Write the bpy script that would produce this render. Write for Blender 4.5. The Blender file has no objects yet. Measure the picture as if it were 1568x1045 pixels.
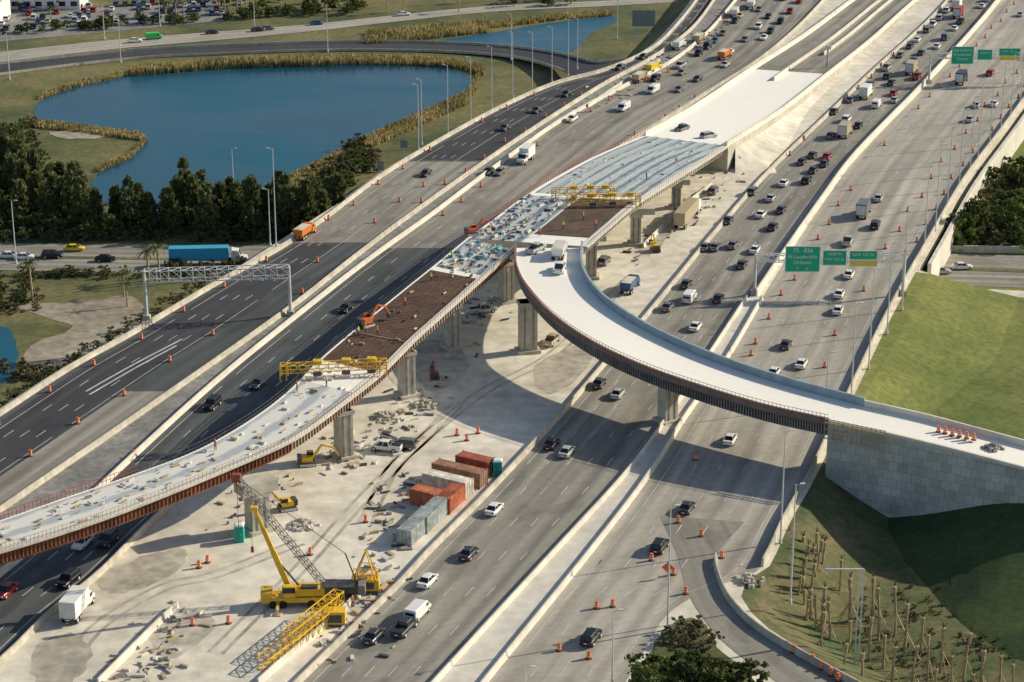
import bpy, math, random
from mathutils import Vector, Matrix
from mathutils.geometry import tessellate_polygon
R=random.Random(7)
SC=bpy.context.scene
COL=SC.collection
# ------------------------------------------------------------------ survey (camera resection)
F=3357.0; PT=math.radians(20); CH=143.0
cp,sp=math.cos(PT),math.sin(PT)
def ray(px,py):
    dx=(px-784)/F; dy=(522.5-py)/F
    return Vector((dx,cp+dy*sp,-sp+dy*cp))
def G(px,py,z=0.0):
    d=ray(px,py); t=(z-CH)/d.z
    return Vector((d.x*t,d.y*t,z))
def hgt(px,yb,yt,z0=0.0):
    P=G(px,yb,z0); d=ray(px,yt); t=P.y/d.y
    return CH+d.z*t-z0
ZL=-6.0
# ------------------------------------------------------------------ materials
MATS={}
def mat(name,c,rough=0.8,var=0.25,scale=0.5,c2=None,metal=0.0,bump=0.0,detail=6,rand=0.0,scale2=None,lo=.36,hi=.64,trans=0,amp2=.3):
    if name in MATS: return MATS[name]
    m=bpy.data.materials.new(name); m.use_nodes=True
    nt=m.node_tree; N=nt.nodes; L=nt.links
    b=N['Principled BSDF']; b.inputs['Roughness'].default_value=rough; b.inputs['Metallic'].default_value=metal
    tc=N.new('ShaderNodeTexCoord'); no=N.new('ShaderNodeTexNoise')
    no.inputs['Scale'].default_value=scale; no.inputs['Detail'].default_value=detail; no.inputs['Roughness'].default_value=0.65
    L.new(tc.outputs['Object'],no.inputs['Vector'])
    cr=N.new('ShaderNodeValToRGB'); L.new(no.outputs['Fac'],cr.inputs['Fac'])
    if c2 is None:
        a=[x*(1-var) for x in c]; d=[min(1,x*(1+var)) for x in c]
    else: a=c; d=c2
    cr.color_ramp.elements[0].position=lo; cr.color_ramp.elements[1].position=hi
    cr.color_ramp.elements[0].color=(*a,1); cr.color_ramp.elements[1].color=(*d,1)
    out=cr.outputs['Color']
    if scale2:
        n2=N.new('ShaderNodeTexNoise'); n2.inputs['Scale'].default_value=scale2; n2.inputs['Detail'].default_value=5
        L.new(tc.outputs['Object'],n2.inputs['Vector'])
        mr=N.new('ShaderNodeMapRange'); mr.inputs[1].default_value=.3; mr.inputs[2].default_value=.7; mr.inputs[3].default_value=1-amp2; mr.inputs[4].default_value=1+amp2*.75
        L.new(n2.outputs['Fac'],mr.inputs[0])
        mx=N.new('ShaderNodeMix'); mx.data_type='RGBA'; mx.blend_type='MULTIPLY'; mx.inputs[0].default_value=1
        L.new(out,mx.inputs[6]); L.new(mr.outputs[0],mx.inputs[7]); out=mx.outputs[2]
    if rand:
        oi=N.new('ShaderNodeObjectInfo'); mr=N.new('ShaderNodeMapRange'); mr.inputs[3].default_value=1-rand; mr.inputs[4].default_value=1+rand
        L.new(oi.outputs['Random'],mr.inputs[0])
        mx=N.new('ShaderNodeMix'); mx.data_type='RGBA'; mx.blend_type='MULTIPLY'; mx.inputs[0].default_value=1
        L.new(out,mx.inputs[6]); L.new(mr.outputs[0],mx.inputs[7]); out=mx.outputs[2]
    L.new(out,b.inputs['Base Color'])
    if trans:
        tr=N.new('ShaderNodeBsdfTranslucent'); L.new(out,tr.inputs[0]); ms=N.new('ShaderNodeMixShader'); ms.inputs[0].default_value=trans
        L.new(b.outputs[0],ms.inputs[1]); L.new(tr.outputs[0],ms.inputs[2]); L.new(ms.outputs[0],N['Material Output'].inputs[0])
    if bump:
        bp=N.new('ShaderNodeBump'); bp.inputs['Strength'].default_value=bump; bp.inputs['Distance'].default_value=0.3
        L.new(no.outputs['Fac'],bp.inputs['Height']); L.new(bp.outputs[0],b.inputs['Normal'])
    MATS[name]=m; return m
def road_mat(name,c,streak=0.25,joint=0.0,patch=0.2,wear=0.0,fine=.1):
    m=bpy.data.materials.new(name); m.use_nodes=True
    nt=m.node_tree; N=nt.nodes; L=nt.links
    b=N['Principled BSDF']; b.inputs['Roughness'].default_value=0.85
    uv=N.new('ShaderNodeUVMap')
    def noise(sx,sy,lo,hi,det=5,a=.3,bb=.7):
        mp=N.new('ShaderNodeMapping'); mp.inputs['Scale'].default_value=(sx,sy,1); L.new(uv.outputs[0],mp.inputs['Vector'])
        n=N.new('ShaderNodeTexNoise'); n.inputs['Scale'].default_value=1; n.inputs['Detail'].default_value=det; L.new(mp.outputs[0],n.inputs['Vector'])
        mr=N.new('ShaderNodeMapRange'); mr.inputs[1].default_value=a; mr.inputs[2].default_value=bb; mr.inputs[3].default_value=lo; mr.inputs[4].default_value=hi
        L.new(n.outputs['Fac'],mr.inputs[0]); return mr.outputs[0]
    def mul(a,bv):
        x=N.new('ShaderNodeMath'); x.operation='MULTIPLY'; L.new(a,x.inputs[0]); L.new(bv,x.inputs[1]); return x.outputs[0]
    v=noise(.55,.012,1-streak,1+streak,3)
    v=mul(v,noise(.04,.02,1-patch,1+patch))
    v=mul(v,noise(.8,.8,1-fine,1+fine,4))
    if wear: v=mul(v,noise(.12,.05,1-wear,1,2,.42,.46))
    sep=N.new('ShaderNodeSeparateXYZ'); L.new(uv.outputs[0],sep.inputs[0])
    k=N.new('ShaderNodeMath'); k.operation='MULTIPLY'; k.inputs[1].default_value=2*math.pi/3.65; L.new(sep.outputs[0],k.inputs[0])
    s=N.new('ShaderNodeMath'); s.operation='SINE'; L.new(k.outputs[0],s.inputs[0])
    mr=N.new('ShaderNodeMapRange'); mr.inputs[1].default_value=-1; mr.inputs[2].default_value=1; mr.inputs[3].default_value=1-streak*.6; mr.inputs[4].default_value=1+streak*.3
    L.new(s.outputs[0],mr.inputs[0]); v=mul(v,mr.outputs[0])
    if joint:
        md=N.new('ShaderNodeMath'); md.operation='MODULO'; md.inputs[1].default_value=6.0; L.new(sep.outputs[1],md.inputs[0])
        gt=N.new('ShaderNodeMath'); gt.operation='GREATER_THAN'; gt.inputs[1].default_value=0.25; L.new(md.outputs[0],gt.inputs[0])
        mr2=N.new('ShaderNodeMapRange'); mr2.inputs[3].default_value=1-joint; mr2.inputs[4].default_value=1; L.new(gt.outputs[0],mr2.inputs[0]); v=mul(v,mr2.outputs[0])
    mx=N.new('ShaderNodeMix'); mx.data_type='RGBA'; mx.blend_type='MULTIPLY'; mx.inputs[0].default_value=1
    mx.inputs[6].default_value=(*c,1); L.new(v,mx.inputs[7]); L.new(mx.outputs[2],b.inputs['Base Color'])
    MATS[name]=m; return m
conc_road=road_mat('highway_concrete',(.38,.35,.295),.2,.08,.15,.12)
conc_dark=road_mat('worn_concrete',(.275,.255,.215),.25,.06,.15,.18)
asphalt=road_mat('asphalt_dark',(.045,.046,.052),.25,0,.2,.2)
asphalt_mid=road_mat('asphalt_grey',(.075,.082,.086),.25,0,.2,.25)
newconc=road_mat('new_concrete_deck',(.90,.87,.79),.0,.0,.03,0,.03)
conc=mat('concrete_light',(.50,.46,.38),.85,.15,.15,scale2=.8,amp2=.2)
conc_w=mat('concrete_white',(.64,.60,.52),.8,.1,.1,scale2=.5,amp2=.12)
conc_g=mat('concrete_grey',(.24,.235,.22),.85,.25,.12,scale2=.8)
dirt=mat('construction_dirt',(.56,.51,.41),.95,.2,.045,c2=(.78,.725,.615),bump=.3,scale2=.35,detail=10,amp2=.2)
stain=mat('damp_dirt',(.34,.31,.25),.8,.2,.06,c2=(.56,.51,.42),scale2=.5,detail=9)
dirt2=mat('bare_soil',(.26,.22,.16),.95,c2=(.42,.37,.29),scale=.08,scale2=.6)
grass=mat('grass_rough',(.05,.075,.02),.95,c2=(.19,.165,.06),scale=.035,scale2=.7,detail=10)
grassb=mat('grass_mown',(.085,.125,.018),.95,c2=(.20,.205,.045),scale=.04,scale2=.8,detail=10)
grassd=mat('grass_deep_shaded',(.022,.048,.012),.95,c2=(.065,.10,.022),scale=.09,scale2=1.2,detail=10)  # deep green grass, shade of the wall and slope put into its colour
grassp=mat('grass_dry_planting',(.05,.085,.02),.95,c2=(.17,.14,.065),scale=.09,scale2=1.0,detail=10)
paintw=mat('road_paint_white',(.54,.53,.50),.6,.25,.3)
steel=mat('galvanised_steel',(.62,.62,.60),.5,.1,.5)
steeld=mat('dark_steel',(.07,.07,.075),.5,.3,.5)
rust=mat('weathering_steel',(.20,.075,.04),.85,.35,.3,scale2=1)
rebar=mat('rebar_deck',(.10,.06,.04),.9,.35,.3,scale2=2.2)
red=mat('red_paint',(.34,.06,.04),.6,.2,.5)
yel=mat('machine_yellow',(.78,.48,.03),.45,.12,.5)
orange=mat('safety_orange',(.80,.17,.04),.6,.08,1)
green=mat('sign_green',(.0,.46,.25),.45,.05,1)
signy=mat('sign_yellow',(.95,.65,.02),.45,.05,1)
white=mat('white_paint',(.78,.78,.76),.45,.05,1)
teal=mat('teal_form',(.08,.33,.36),.6,.2,.5)
blue=mat('formwork_blue',(.25,.34,.40),.6,.2,.4)
wood=mat('lumber',(.46,.35,.21),.9,.25,1)
bark=mat('bark',(.16,.12,.085),.95,.3,2)
palmbark=mat('palm_bark',(.40,.31,.18),.95,.3,2)
leafA=mat('foliage_dark',(.045,.082,.018),.8,c2=(.16,.19,.045),scale=.4,rand=.4,trans=.35)
leafB=mat('foliage_pine',(.07,.10,.032),.8,c2=(.20,.21,.075),scale=.5,rand=.3,trans=.35)
leafS=mat('foliage_scrub',(.09,.10,.038),.8,c2=(.24,.20,.09),scale=.5,rand=.4,trans=.3)
leafP=mat('palm_leaf',(.08,.12,.035),.6,c2=(.18,.20,.06),scale=.5,rand=.25,trans=.3)
reedm=mat('reed',(.26,.22,.08),.9,c2=(.50,.40,.18),scale=.08,scale2=.5,trans=.3)
glass=mat('car_glass',(.02,.025,.03),.12,.1,1)
tyre=mat('tyre',(.02,.02,.02),.9,.1,1)
skin=mat('skin',(.45,.26,.17),.7,.05,1); hiviz=mat('hi_vis_vest',(.62,.85,.05),.7,.05,1); denim=mat('trousers',(.04,.05,.09),.8,.1,1)
tail=mat('tail_light',(.5,.01,.01),.4,.05,1)
portam=mat('toilet_green',(.0,.42,.32),.5,.1,1)
def striped(name,c1,c2,per):
    m=bpy.data.materials.new(name); m.use_nodes=True; nt=m.node_tree; N=nt.nodes; L=nt.links; b=N['Principled BSDF']; b.inputs['Roughness'].default_value=.6
    uv=N.new('ShaderNodeUVMap'); sep=N.new('ShaderNodeSeparateXYZ'); L.new(uv.outputs[0],sep.inputs[0])
    md=N.new('ShaderNodeMath'); md.operation='PINGPONG'; md.inputs[1].default_value=per; L.new(sep.outputs[0],md.inputs[0])
    dv=N.new('ShaderNodeMath'); dv.operation='DIVIDE'; dv.inputs[1].default_value=per; L.new(md.outputs[0],dv.inputs[0])
    no=N.new('ShaderNodeTexNoise'); no.inputs['Scale'].default_value=.25; no.inputs['Detail'].default_value=8; L.new(uv.outputs[0],no.inputs['Vector'])
    ad=N.new('ShaderNodeMath'); ad.operation='ADD'; L.new(dv.outputs[0],ad.inputs[0]); L.new(no.outputs['Fac'],ad.inputs[1])
    cr=N.new('ShaderNodeValToRGB'); cr.color_ramp.elements[0].position=.7; cr.color_ramp.elements[1].position=1.0
    cr.color_ramp.elements[0].color=(*c1,1); cr.color_ramp.elements[1].color=(*c2,1)
    L.new(ad.outputs[0],cr.inputs[0]); L.new(cr.outputs[0],b.inputs['Base Color']); MATS[name]=m; return m
deckstripe=striped('ribbed_steel_decking',(.17,.22,.27),(.50,.51,.49),1.6)
deckform=striped('deck_formwork',(.42,.45,.46),(.72,.70,.64),2.4)
def panelmat():
    m=bpy.data.materials.new('wall_panels'); m.use_nodes=True; nt=m.node_tree; N=nt.nodes; L=nt.links; b=N['Principled BSDF']; b.inputs['Roughness'].default_value=.9
    uv=N.new('ShaderNodeUVMap'); br=N.new('ShaderNodeTexBrick'); L.new(uv.outputs[0],br.inputs['Vector'])
    br.inputs['Scale'].default_value=1; br.inputs['Brick Width'].default_value=1.6; br.inputs['Row Height'].default_value=1.5; br.inputs['Mortar Size'].default_value=.035
    br.inputs['Color1'].default_value=(.42,.45,.43,1); br.inputs['Color2'].default_value=(.58,.60,.56,1); br.inputs['Mortar'].default_value=(.24,.25,.24,1)
    no=N.new('ShaderNodeTexNoise'); no.inputs['Scale'].default_value=.15; no.inputs['Detail'].default_value=7; L.new(uv.outputs[0],no.inputs['Vector'])
    mr=N.new('ShaderNodeMapRange'); mr.inputs[1].default_value=.3; mr.inputs[2].default_value=.7; mr.inputs[3].default_value=.7; mr.inputs[4].default_value=1.1; L.new(no.outputs['Fac'],mr.inputs[0])
    mx=N.new('ShaderNodeMix'); mx.data_type='RGBA'; mx.blend_type='MULTIPLY'; mx.inputs[0].default_value=1; L.new(br.outputs[0],mx.inputs[6]); L.new(mr.outputs[0],mx.inputs[7])
    L.new(mx.outputs[2],b.inputs['Base Color']); return m
panels=panelmat()
def watermat():
    m=bpy.data.materials.new('water'); m.use_nodes=True; nt=m.node_tree; N=nt.nodes; L=nt.links; b=N['Principled BSDF']
    tc=N.new('ShaderNodeTexCoord'); no=N.new('ShaderNodeTexNoise'); no.inputs['Scale'].default_value=.03; no.inputs['Detail'].default_value=5
    mp=N.new('ShaderNodeMapping'); mp.inputs['Scale'].default_value=(.5,1,1); L.new(tc.outputs['Object'],mp.inputs[0]); L.new(mp.outputs[0],no.inputs['Vector'])
    cr=N.new('ShaderNodeValToRGB'); L.new(no.outputs['Fac'],cr.inputs[0]); cr.color_ramp.elements[0].position=.35; cr.color_ramp.elements[1].position=.7
    cr.color_ramp.elements[0].color=(.003,.055,.10,1); cr.color_ramp.elements[1].color=(.012,.11,.17,1)
    L.new(cr.outputs[0],b.inputs['Base Color'])
    mr=N.new('ShaderNodeMapRange'); mr.inputs[1].default_value=.4; mr.inputs[2].default_value=.65; mr.inputs[3].default_value=.12; mr.inputs[4].default_value=.4; L.new(no.outputs['Fac'],mr.inputs[0]); L.new(mr.outputs[0],b.inputs['Roughness'])
    b.inputs['Specular IOR Level'].default_value=.25
    n2=N.new('ShaderNodeTexNoise'); n2.inputs['Scale'].default_value=1.2; n2.inputs['Detail'].default_value=3; L.new(tc.outputs['Object'],n2.inputs['Vector'])
    bp=N.new('ShaderNodeBump'); bp.inputs['Strength'].default_value=.35; bp.inputs['Distance'].default_value=.2; L.new(n2.outputs['Fac'],bp.inputs['Height']); L.new(bp.outputs[0],b.inputs['Normal'])
    return m
water=watermat()
# ------------------------------------------------------------------ mesh builder
class MB:
    def __init__(s): s.v=[];s.f=[];s.m=[];s.mats=[];s.uv={}
    def mi(s,m):
        if m not in s.mats: s.mats.append(m)
        return s.mats.index(m)
    def face(s,idx,m,uv=None):
        s.f.append(idx); s.m.append(s.mi(m))
        if uv: s.uv[len(s.f)-1]=uv
    def add(s,vs,fs,m,uvs=None):
        o=len(s.v); s.v+= [tuple(x) for x in vs]
        for i,f in enumerate(fs): s.face(tuple(o+k for k in f),m,uvs[i] if uvs else None)
    def box(s,c,d,m,rz=0.0,taper=1.0,taperx=None):
        cx,cy,cz=c; hx,hy,hz=d[0]/2,d[1]/2,d[2]/2
        tx=taper if taperx is None else taperx
        vs=[]
        for zz,t,tt in((-hz,1,1),(hz,taper,tx)):
            for x,y in((-hx,-hy),(hx,-hy),(hx,hy),(-hx,hy)):
                x*=tt;y*=t; vs.append((cx+x*math.cos(rz)-y*math.sin(rz),cy+x*math.sin(rz)+y*math.cos(rz),cz+zz))
        s.add(vs,[(0,3,2,1),(4,5,6,7),(0,1,5,4),(1,2,6,5),(2,3,7,6),(3,0,4,7)],m)
    def beam(s,a,b,r,m,n=4,r2=None):
        a=Vector(a);b=Vector(b);d=b-a
        if d.length<1e-6:return
        q=d.to_track_quat('Z','Y'); r2=r if r2 is None else r2; vs=[]
        for p,rr in((a,r),(b,r2)):
            for i in range(n):
                t=2*math.pi*(i+.5)/n; vs.append(p+q@Vector((math.cos(t)*rr,math.sin(t)*rr,0)))
        s.add(vs,[(i,(i+1)%n,n+(i+1)%n,n+i) for i in range(n)]+[tuple(range(n))[::-1],tuple(range(n,2*n))],m)
    def lattice(s,a,b,w,h,n,r,m):
        a=Vector(a);b=Vector(b);d=(b-a).normalized()
        up=Vector((0,0,1)) if abs(d.z)<.9 else Vector((0,1,0))
        sx=d.cross(up).normalized(); up=sx.cross(d).normalized()
        cs=[sx*w/2+up*h/2,sx*-w/2+up*h/2,sx*-w/2-up*h/2,sx*w/2-up*h/2]
        for c in cs: s.beam(a+c,b+c,r,m)
        for i in range(n+1):
            p=a+(b-a)*(i/n)
            for k in range(4):
                s.beam(p+cs[k],p+cs[(k+1)%4],r*.7,m)
                if i<n:
                    q=a+(b-a)*((i+1)/n)
                    s.beam(p+cs[k],q+cs[(k+1)%4],r*.6,m)
    def sweep(s,pts,prof,m):
        n=len(pts); k=len(prof); o=len(s.v)
        ds=[0]
        for i in range(1,n): ds.append(ds[-1]+(pts[i]-pts[i-1]).length)
        pl=[0]
        for j in range(1,k): pl.append(pl[-1]+math.hypot(prof[j][0]-prof[j-1][0],prof[j][1]-prof[j-1][1]))
        for i,p in enumerate(pts):
            t=(pts[min(i+1,n-1)]-pts[max(i-1,0)]); t.z=0; t.normalize(); nr=Vector((t.y,-t.x,0))
            for (u,h) in prof: q=p+nr*u; s.v.append((q.x,q.y,q.z+h))
        for i in range(n-1):
            for j in range(k-1):
                a=o+i*k+j
                s.face((a,a+1,a+k+1,a+k),m,[(ds[i],pl[j]),(ds[i],pl[j+1]),(ds[i+1],pl[j+1]),(ds[i+1],pl[j])])
        s.face(tuple(o+j for j in range(k)),m); s.face(tuple(o+(n-1)*k+j for j in range(k))[::-1],m)
    def mesh(s,name,smooth=False):
        me=bpy.data.meshes.new(name); me.from_pydata(s.v,[],s.f)
        for m in s.mats: me.materials.append(m)
        me.polygons.foreach_set('material_index',s.m)
        if smooth: me.polygons.foreach_set('use_smooth',[True]*len(s.f))
        if s.uv:
            ul=me.uv_layers.new(name='UVMap')
            for i,u in s.uv.items():
                ls=me.polygons[i].loop_start
                for k,c in enumerate(u): ul.data[ls+k].uv=c
        me.update(); return me
    def obj(s,name,parent=None,smooth=False):
        o=bpy.data.objects.new(name,s.mesh(name,smooth)); COL.objects.link(o)
        if parent: o.parent=parent
        return o
def inst(name,me,loc,rz=0,sc=1.0,tilt=(0,0)):
    o=bpy.data.objects.new(name,me); COL.objects.link(o); o.location=loc; o.rotation_euler=(tilt[0],tilt[1],rz)
    o.scale=(sc,sc,sc) if not isinstance(sc,tuple) else sc; return o
def empty(name,loc=(0,0,0)):
    o=bpy.data.objects.new(name,None); COL.objects.link(o); o.location=loc; return o
# ------------------------------------------------------------------ curves
def catmull(P,m=8):
    out=[]; n=len(P)
    for i in range(n-1):
        p0=P[i-1] if i>0 else P[0]*2-P[1]; p1=P[i];p2=P[i+1]; p3=P[i+2] if i+2<n else P[-1]*2-P[-2]
        for k in range(m):
            t=k/m
            out.append(.5*((2*p1)+(-p0+p2)*t+(2*p0-5*p1+4*p2-p3)*t*t+(-p0+3*p1-3*p2+p3)*t**3))
    out.append(P[-1].copy()); return out
def line(pts,z=0):
    c=catmull([G(x,y,z) for x,y in pts],6)
    c.sort(key=lambda p:p.y); return c
def xa(l,y):
    if y<=l[0].y: a,b=l[0],l[3]
    elif y>=l[-1].y: a,b=l[-4],l[-1]
    else:
        lo,hi=0,len(l)-1
        while hi-lo>1:
            md=(lo+hi)//2
            if l[md].y<=y: lo=md
            else: hi=md
        a,b=l[lo],l[hi]
    return a.x+(b.x-a.x)*(y-a.y)/max(1e-6,b.y-a.y)
def yw(py,z=0): return G(784,py,z).y
A_L=line([(-80,690),(0,637),(110,565),(200,515),(330,438),(430,382),(500,335),(590,268),(690,208),(770,165),(850,130),(930,108),(1000,75),(1045,30),(1075,-10)])
A_R=line([(-60,830),(0,785),(210,640),(430,485),(545,395),(620,338),(750,245),(850,178),(930,128),(1000,90),(1060,45),(1098,-5)])
B_L=line([(-60,930),(0,883),(100,800),(200,706),(330,588),(450,490),(565,400),(660,332),(750,264),(860,186),(960,132),(1030,95),(1085,50),(1132,-5)])
B_R=line([(-60,1070),(20,1000),(75,945),(155,880),(235,800),(340,710),(450,610),(560,520),(660,430),(750,360),(850,290),(930,240),(1010,190),(1090,140),(1160,95),(1220,45),(1268,-5)])
C_L=line([(410,1095),(460,1045),(545,962),(612,897),(660,845),(745,760),(815,685),(870,625),(930,555),(985,492),(1040,425),(1100,352),(1180,262),(1260,185),(1340,108),(1415,40),(1458,-5)])
C_R=line([(628,1095),(672,1045),(850,850),(955,735),(1010,662),(1075,565),(1148,455),(1198,385),(1253,310),(1298,248),(1358,185),(1403,140),(1490,45),(1530,-5)])
D_L=line([(702,1095),(742,1045),(900,850),(988,735),(1048,640),(1112,550),(1168,455),(1212,385),(1262,310),(1306,250),(1362,190),(1410,140),(1497,45),(1538,-5)])
D_R=line([(930,1095),(958,1045),(985,1000),(1018,945),(1060,915),(1110,893),(1165,870),(1200,800),(1240,730),(1268,670),(1302,600),(1345,510),(1382,440),(1425,365),(1475,280),(1535,200),(1572,150),(1612,100),(1695,0)])
R0=line([(1450,1120),(1330,1062),(1245,1012),(1165,962),(1130,925),(1125,895),(1165,872),(1200,800),(1240,730),(1268,670),(1302,600),(1345,510),(1382,440),(1425,365),(1475,280),(1535,200),(1572,150),(1612,100),(1695,0)])
def mix(l1,l2,t,y): a=xa(l1,y); return a+(xa(l2,y)-a)*t
Y0,Y1=225,1100
def strip(name,l1,l2,z,m,y0=Y0,y1=Y1,t0=0,t1=1,step=4):
    mb=MB(); y=y0; d=0; rows=[]; prev=None
    while True:
        a=Vector((mix(l1,l2,t0,y),y,z)); b=Vector((mix(l1,l2,t1,y),y,z)); w=(b.x-a.x)
        if prev: d+=(a-prev).length
        prev=a; rows.append((a,b,w*.94,d))
        if y>=y1: break
        y=min(y+step,y1)
    for a,b,w,d in rows: mb.v+=[tuple(a),tuple(b)]
    for i in range(len(rows)-1):
        mb.face((2*i,2*i+1,2*i+3,2*i+2),m,[(0,rows[i][3]),(rows[i][2],rows[i][3]),(rows[i+1][2],rows[i+1][3]),(0,rows[i+1][3])])
    return mb.obj(name)
def pl(l1,l2,t,y0,y1,z=0,step=4,off=0):
    out=[];y=y0
    while y<y1+.01: out.append(Vector((mix(l1,l2,t,y)+off,y,z))); y+=step
    return out
# ------------------------------------------------------------------ ground sheet reaching the horizon
XR0,XR1=438.0,482.0
rows=[-3000,-500,0,120,200,222]
y=230
while y<XR0-1: rows.append(y); y+=5
rows+=[XR0-.4,XR0,(XR0+XR1)/2,XR1,XR1+.4]
y=XR1+5
while y<1100: rows.append(y); y+=6
rows+=[1200,1500,2500,6000,12000]
gb=MB(); prevn=None
ysw=yw(690)
for ry in rows:
    yy=min(max(ry,215),1150)
    l=xa(A_L,yy)-2.0; r=xa(R0,yy)+1.0
    under=XR0-.01<=ry<=XR1+.01
    zc=ZL if under else 0.0
    rw=1.0 if ry>XR0-1 else (9+17*min(1,max(0,(ry-352)/45)) if ry>330 else 16.0)
    xs=[(-12000,ZL),(-3000,ZL),(-700,ZL),(l-200,ZL),(l-60,ZL),(l-9,ZL),(l,zc)]
    n=8
    for i in range(1,n): xs.append((l+(r-l)*i/n,zc))
    xs+=[(r,zc),(r+rw*.12,zc+(ZL-zc)*.06),(r+rw*.5,zc+(ZL-zc)*.55),(r+rw*.85,zc+(ZL-zc)*.93),(r+rw*1.15,ZL),(r+45,ZL),(r+100,ZL),(r+260,ZL),(3000,ZL),(12000,ZL)]
    o=len(gb.v)
    for x,z in xs: gb.v.append((x,ry,z))
    k=len(xs)
    if prevn is not None:
        for i in range(k-1):
            inside=6<=i<6+n
            if inside: m=dirt
            elif 6+n<=i<=9+n: m=conc if ry>XR0-.5 else (grassb if ry>ysw else grassp)
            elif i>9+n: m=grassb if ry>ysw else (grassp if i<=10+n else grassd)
            else: m=grass
            gb.face((prevn+i,prevn+i+1,o+i+1,o+i),m)
    prevn=o
gb.obj('ground',smooth=False)
bs=MB()
ya,yb=XR0-1.2,XR1+1.2
a0,a1=xa(A_L,ya)-2.2,xa(R0,ya)+1.3; b0,b1=xa(A_L,yb)-2.2,xa(R0,yb)+1.3
z1,z0=.006,-1.5
bs.add([(a0,ya,z0),(a1,ya,z0),(b1,yb,z0),(b0,yb,z0),(a0,ya,z1),(a1,ya,z1),(b1,yb,z1),(b0,yb,z1)],
   [(0,3,2,1),(4,5,6,7),(0,1,5,4),(1,2,6,5),(2,3,7,6),(3,0,4,7)],dirt)
for f in (.33,.66):
    yy=ya+(yb-ya)*f
    for q in range(14):
        xx=xa(A_L,yy)+(xa(R0,yy)-xa(A_L,yy))*(q+.5)/14
        bs.box((xx,yy,-3.8),(1.2,1.2,4.6),conc)
bs.obj('highway_overpass_bridge')
# ------------------------------------------------------------------ pavements
strip('highway_pavement',A_L,A_R,.02,asphalt_mid)
strip('asphalt_lane_surface',A_L,A_R,.035,asphalt,t0=.07,t1=.62,y0=yw(1045),y1=yw(375))
strip('asphalt_lane_surface',A_L,A_R,.035,asphalt,t0=.08,t1=.92,y0=yw(245),y1=Y1)
strip('concrete_overlay',A_L,A_R,.045,conc_dark,t0=.02,t1=.95,y0=yw(372),y1=yw(248))
strip('concrete_overlay',A_L,A_R,.045,conc_dark,t0=.64,t1=.98,y0=Y0,y1=yw(600))
strip('highway_pavement',B_L,B_R,.02,asphalt_mid,y1=yw(380))
strip('highway_pavement',B_L,B_R,.02,conc_dark,y0=yw(380))
strip('highway_pavement',C_L,C_R,.02,conc_dark)
strip('highway_pavement',D_L,D_R,.02,conc_road)
strip('median_strip',C_R,D_L,.18,conc_w,y1=yw(455))
strip('divider_strip',A_R,B_L,.03,conc_g)
def pairs(lst,m=8):
    Lp=catmull([G(a[0],a[1],a[4] if len(a)>4 else 0) for a in lst],m); Rp=catmull([G(a[2],a[3],a[4] if len(a)>4 else 0) for a in lst],m)
    return list(zip(Lp,Rp))
def pstrip(name,pr,m,dz=.03,t0=0,t1=1,i0=0,i1=None):
    mb=MB(); pr=pr[i0:i1]; d=0
    rows=[]
    for k,(a,b) in enumerate(pr):
        p=a+(b-a)*t0; q=a+(b-a)*t1
        if k: d+=(p+q-rows[-1][0]-rows[-1][1]).length/2
        rows.append((p,q,d))
        mb.v+=[(p.x,p.y,p.z+dz),(q.x,q.y,q.z+dz)]
    for i in range(len(rows)-1):
        w0=(rows[i][1]-rows[i][0]).length; w1=(rows[i+1][1]-rows[i+1][0]).length
        mb.face((2*i,2*i+1,2*i+3,2*i+2),m,[(0,rows[i][2]),(w0,rows[i][2]),(w1,rows[i+1][2]),(0,rows[i+1][2])])
    return mb.obj(name)
E=pairs([(1010,790,1140,800),(1036,850,1098,850),(1050,900,1102,890),(1075,945,1122,928),(1115,990,1165,968),(1185,1042,1238,1012),(1260,1090,1330,1062),(1370,1150,1440,1118)])
pstrip('exit_ramp_pavement',E,conc_dark,.034)
Fr=pairs([(-150,120,-150,140,-5.9),(0,99,0,116,-5.9),(200,79,200,92,-5.9),(350,71,350,84,-5.9),(500,66,500,79,-5.9),(650,66,650,80,-5.9),(780,73,775,88,-5.4),(860,84,845,104,-3.5),(915,97,890,122,-1.0),(960,92,930,118,.06)])
pstrip('loop_ramp_road',Fr,asphalt,.03)
Gr=pairs([(-150,98,-150,112,-5.9),(0,80,0,95,-5.9),(170,62,170,76,-5.9),(330,49,330,62,-5.9),(480,37,480,48,-5.9),(620,22,620,32,-5.9),(760,9,760,18,-5.9),(960,0,960,8,-5.9),(1100,-8,1100,-1,-5.9)])
pstrip('frontage_road',Gr,conc_road,.03)
Xr=pairs([(-200,372,-200,412,-5.95),(0,373,0,414,-5.95),(270,376,270,420,-5.95),(500,378,500,424,-5.95),(900,380,900,428,-5.95),(1400,388,1400,436,-5.95),(1600,393,1600,442,-5.95),(1900,400,1900,450,-5.95)])
pstrip('cross_street',Xr,conc_dark,.02)
pstrip('street_median',Xr,grass,.10,.46,.54)
def poly(name,pts,m,z,sm=True):
    P=[G(x,y,z) for x,y in pts]
    if sm:
        n=len(P); out=[]
        for i in range(n):
            p0,p1,p2,p3=P[i-1],P[i],P[(i+1)%n],P[(i+2)%n]
            for k in range(6):
                t=k/6; q=.5*((2*p1)+(-p0+p2)*t+(2*p0-5*p1+4*p2-p3)*t*t+(-p0+3*p1-3*p2+p3)*t**3); out.append(q+Vector((R.uniform(-.35,.35),R.uniform(-.5,.5),0)))
        P=out
    mb=MB(); tr=tessellate_polygon([P]); mb.add(P,[t for t in tr],m)
    me_o=mb.obj(name)
    for p in me_o.data.polygons:
        if p.normal.z<0: p.flip()
    return me_o
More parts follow.
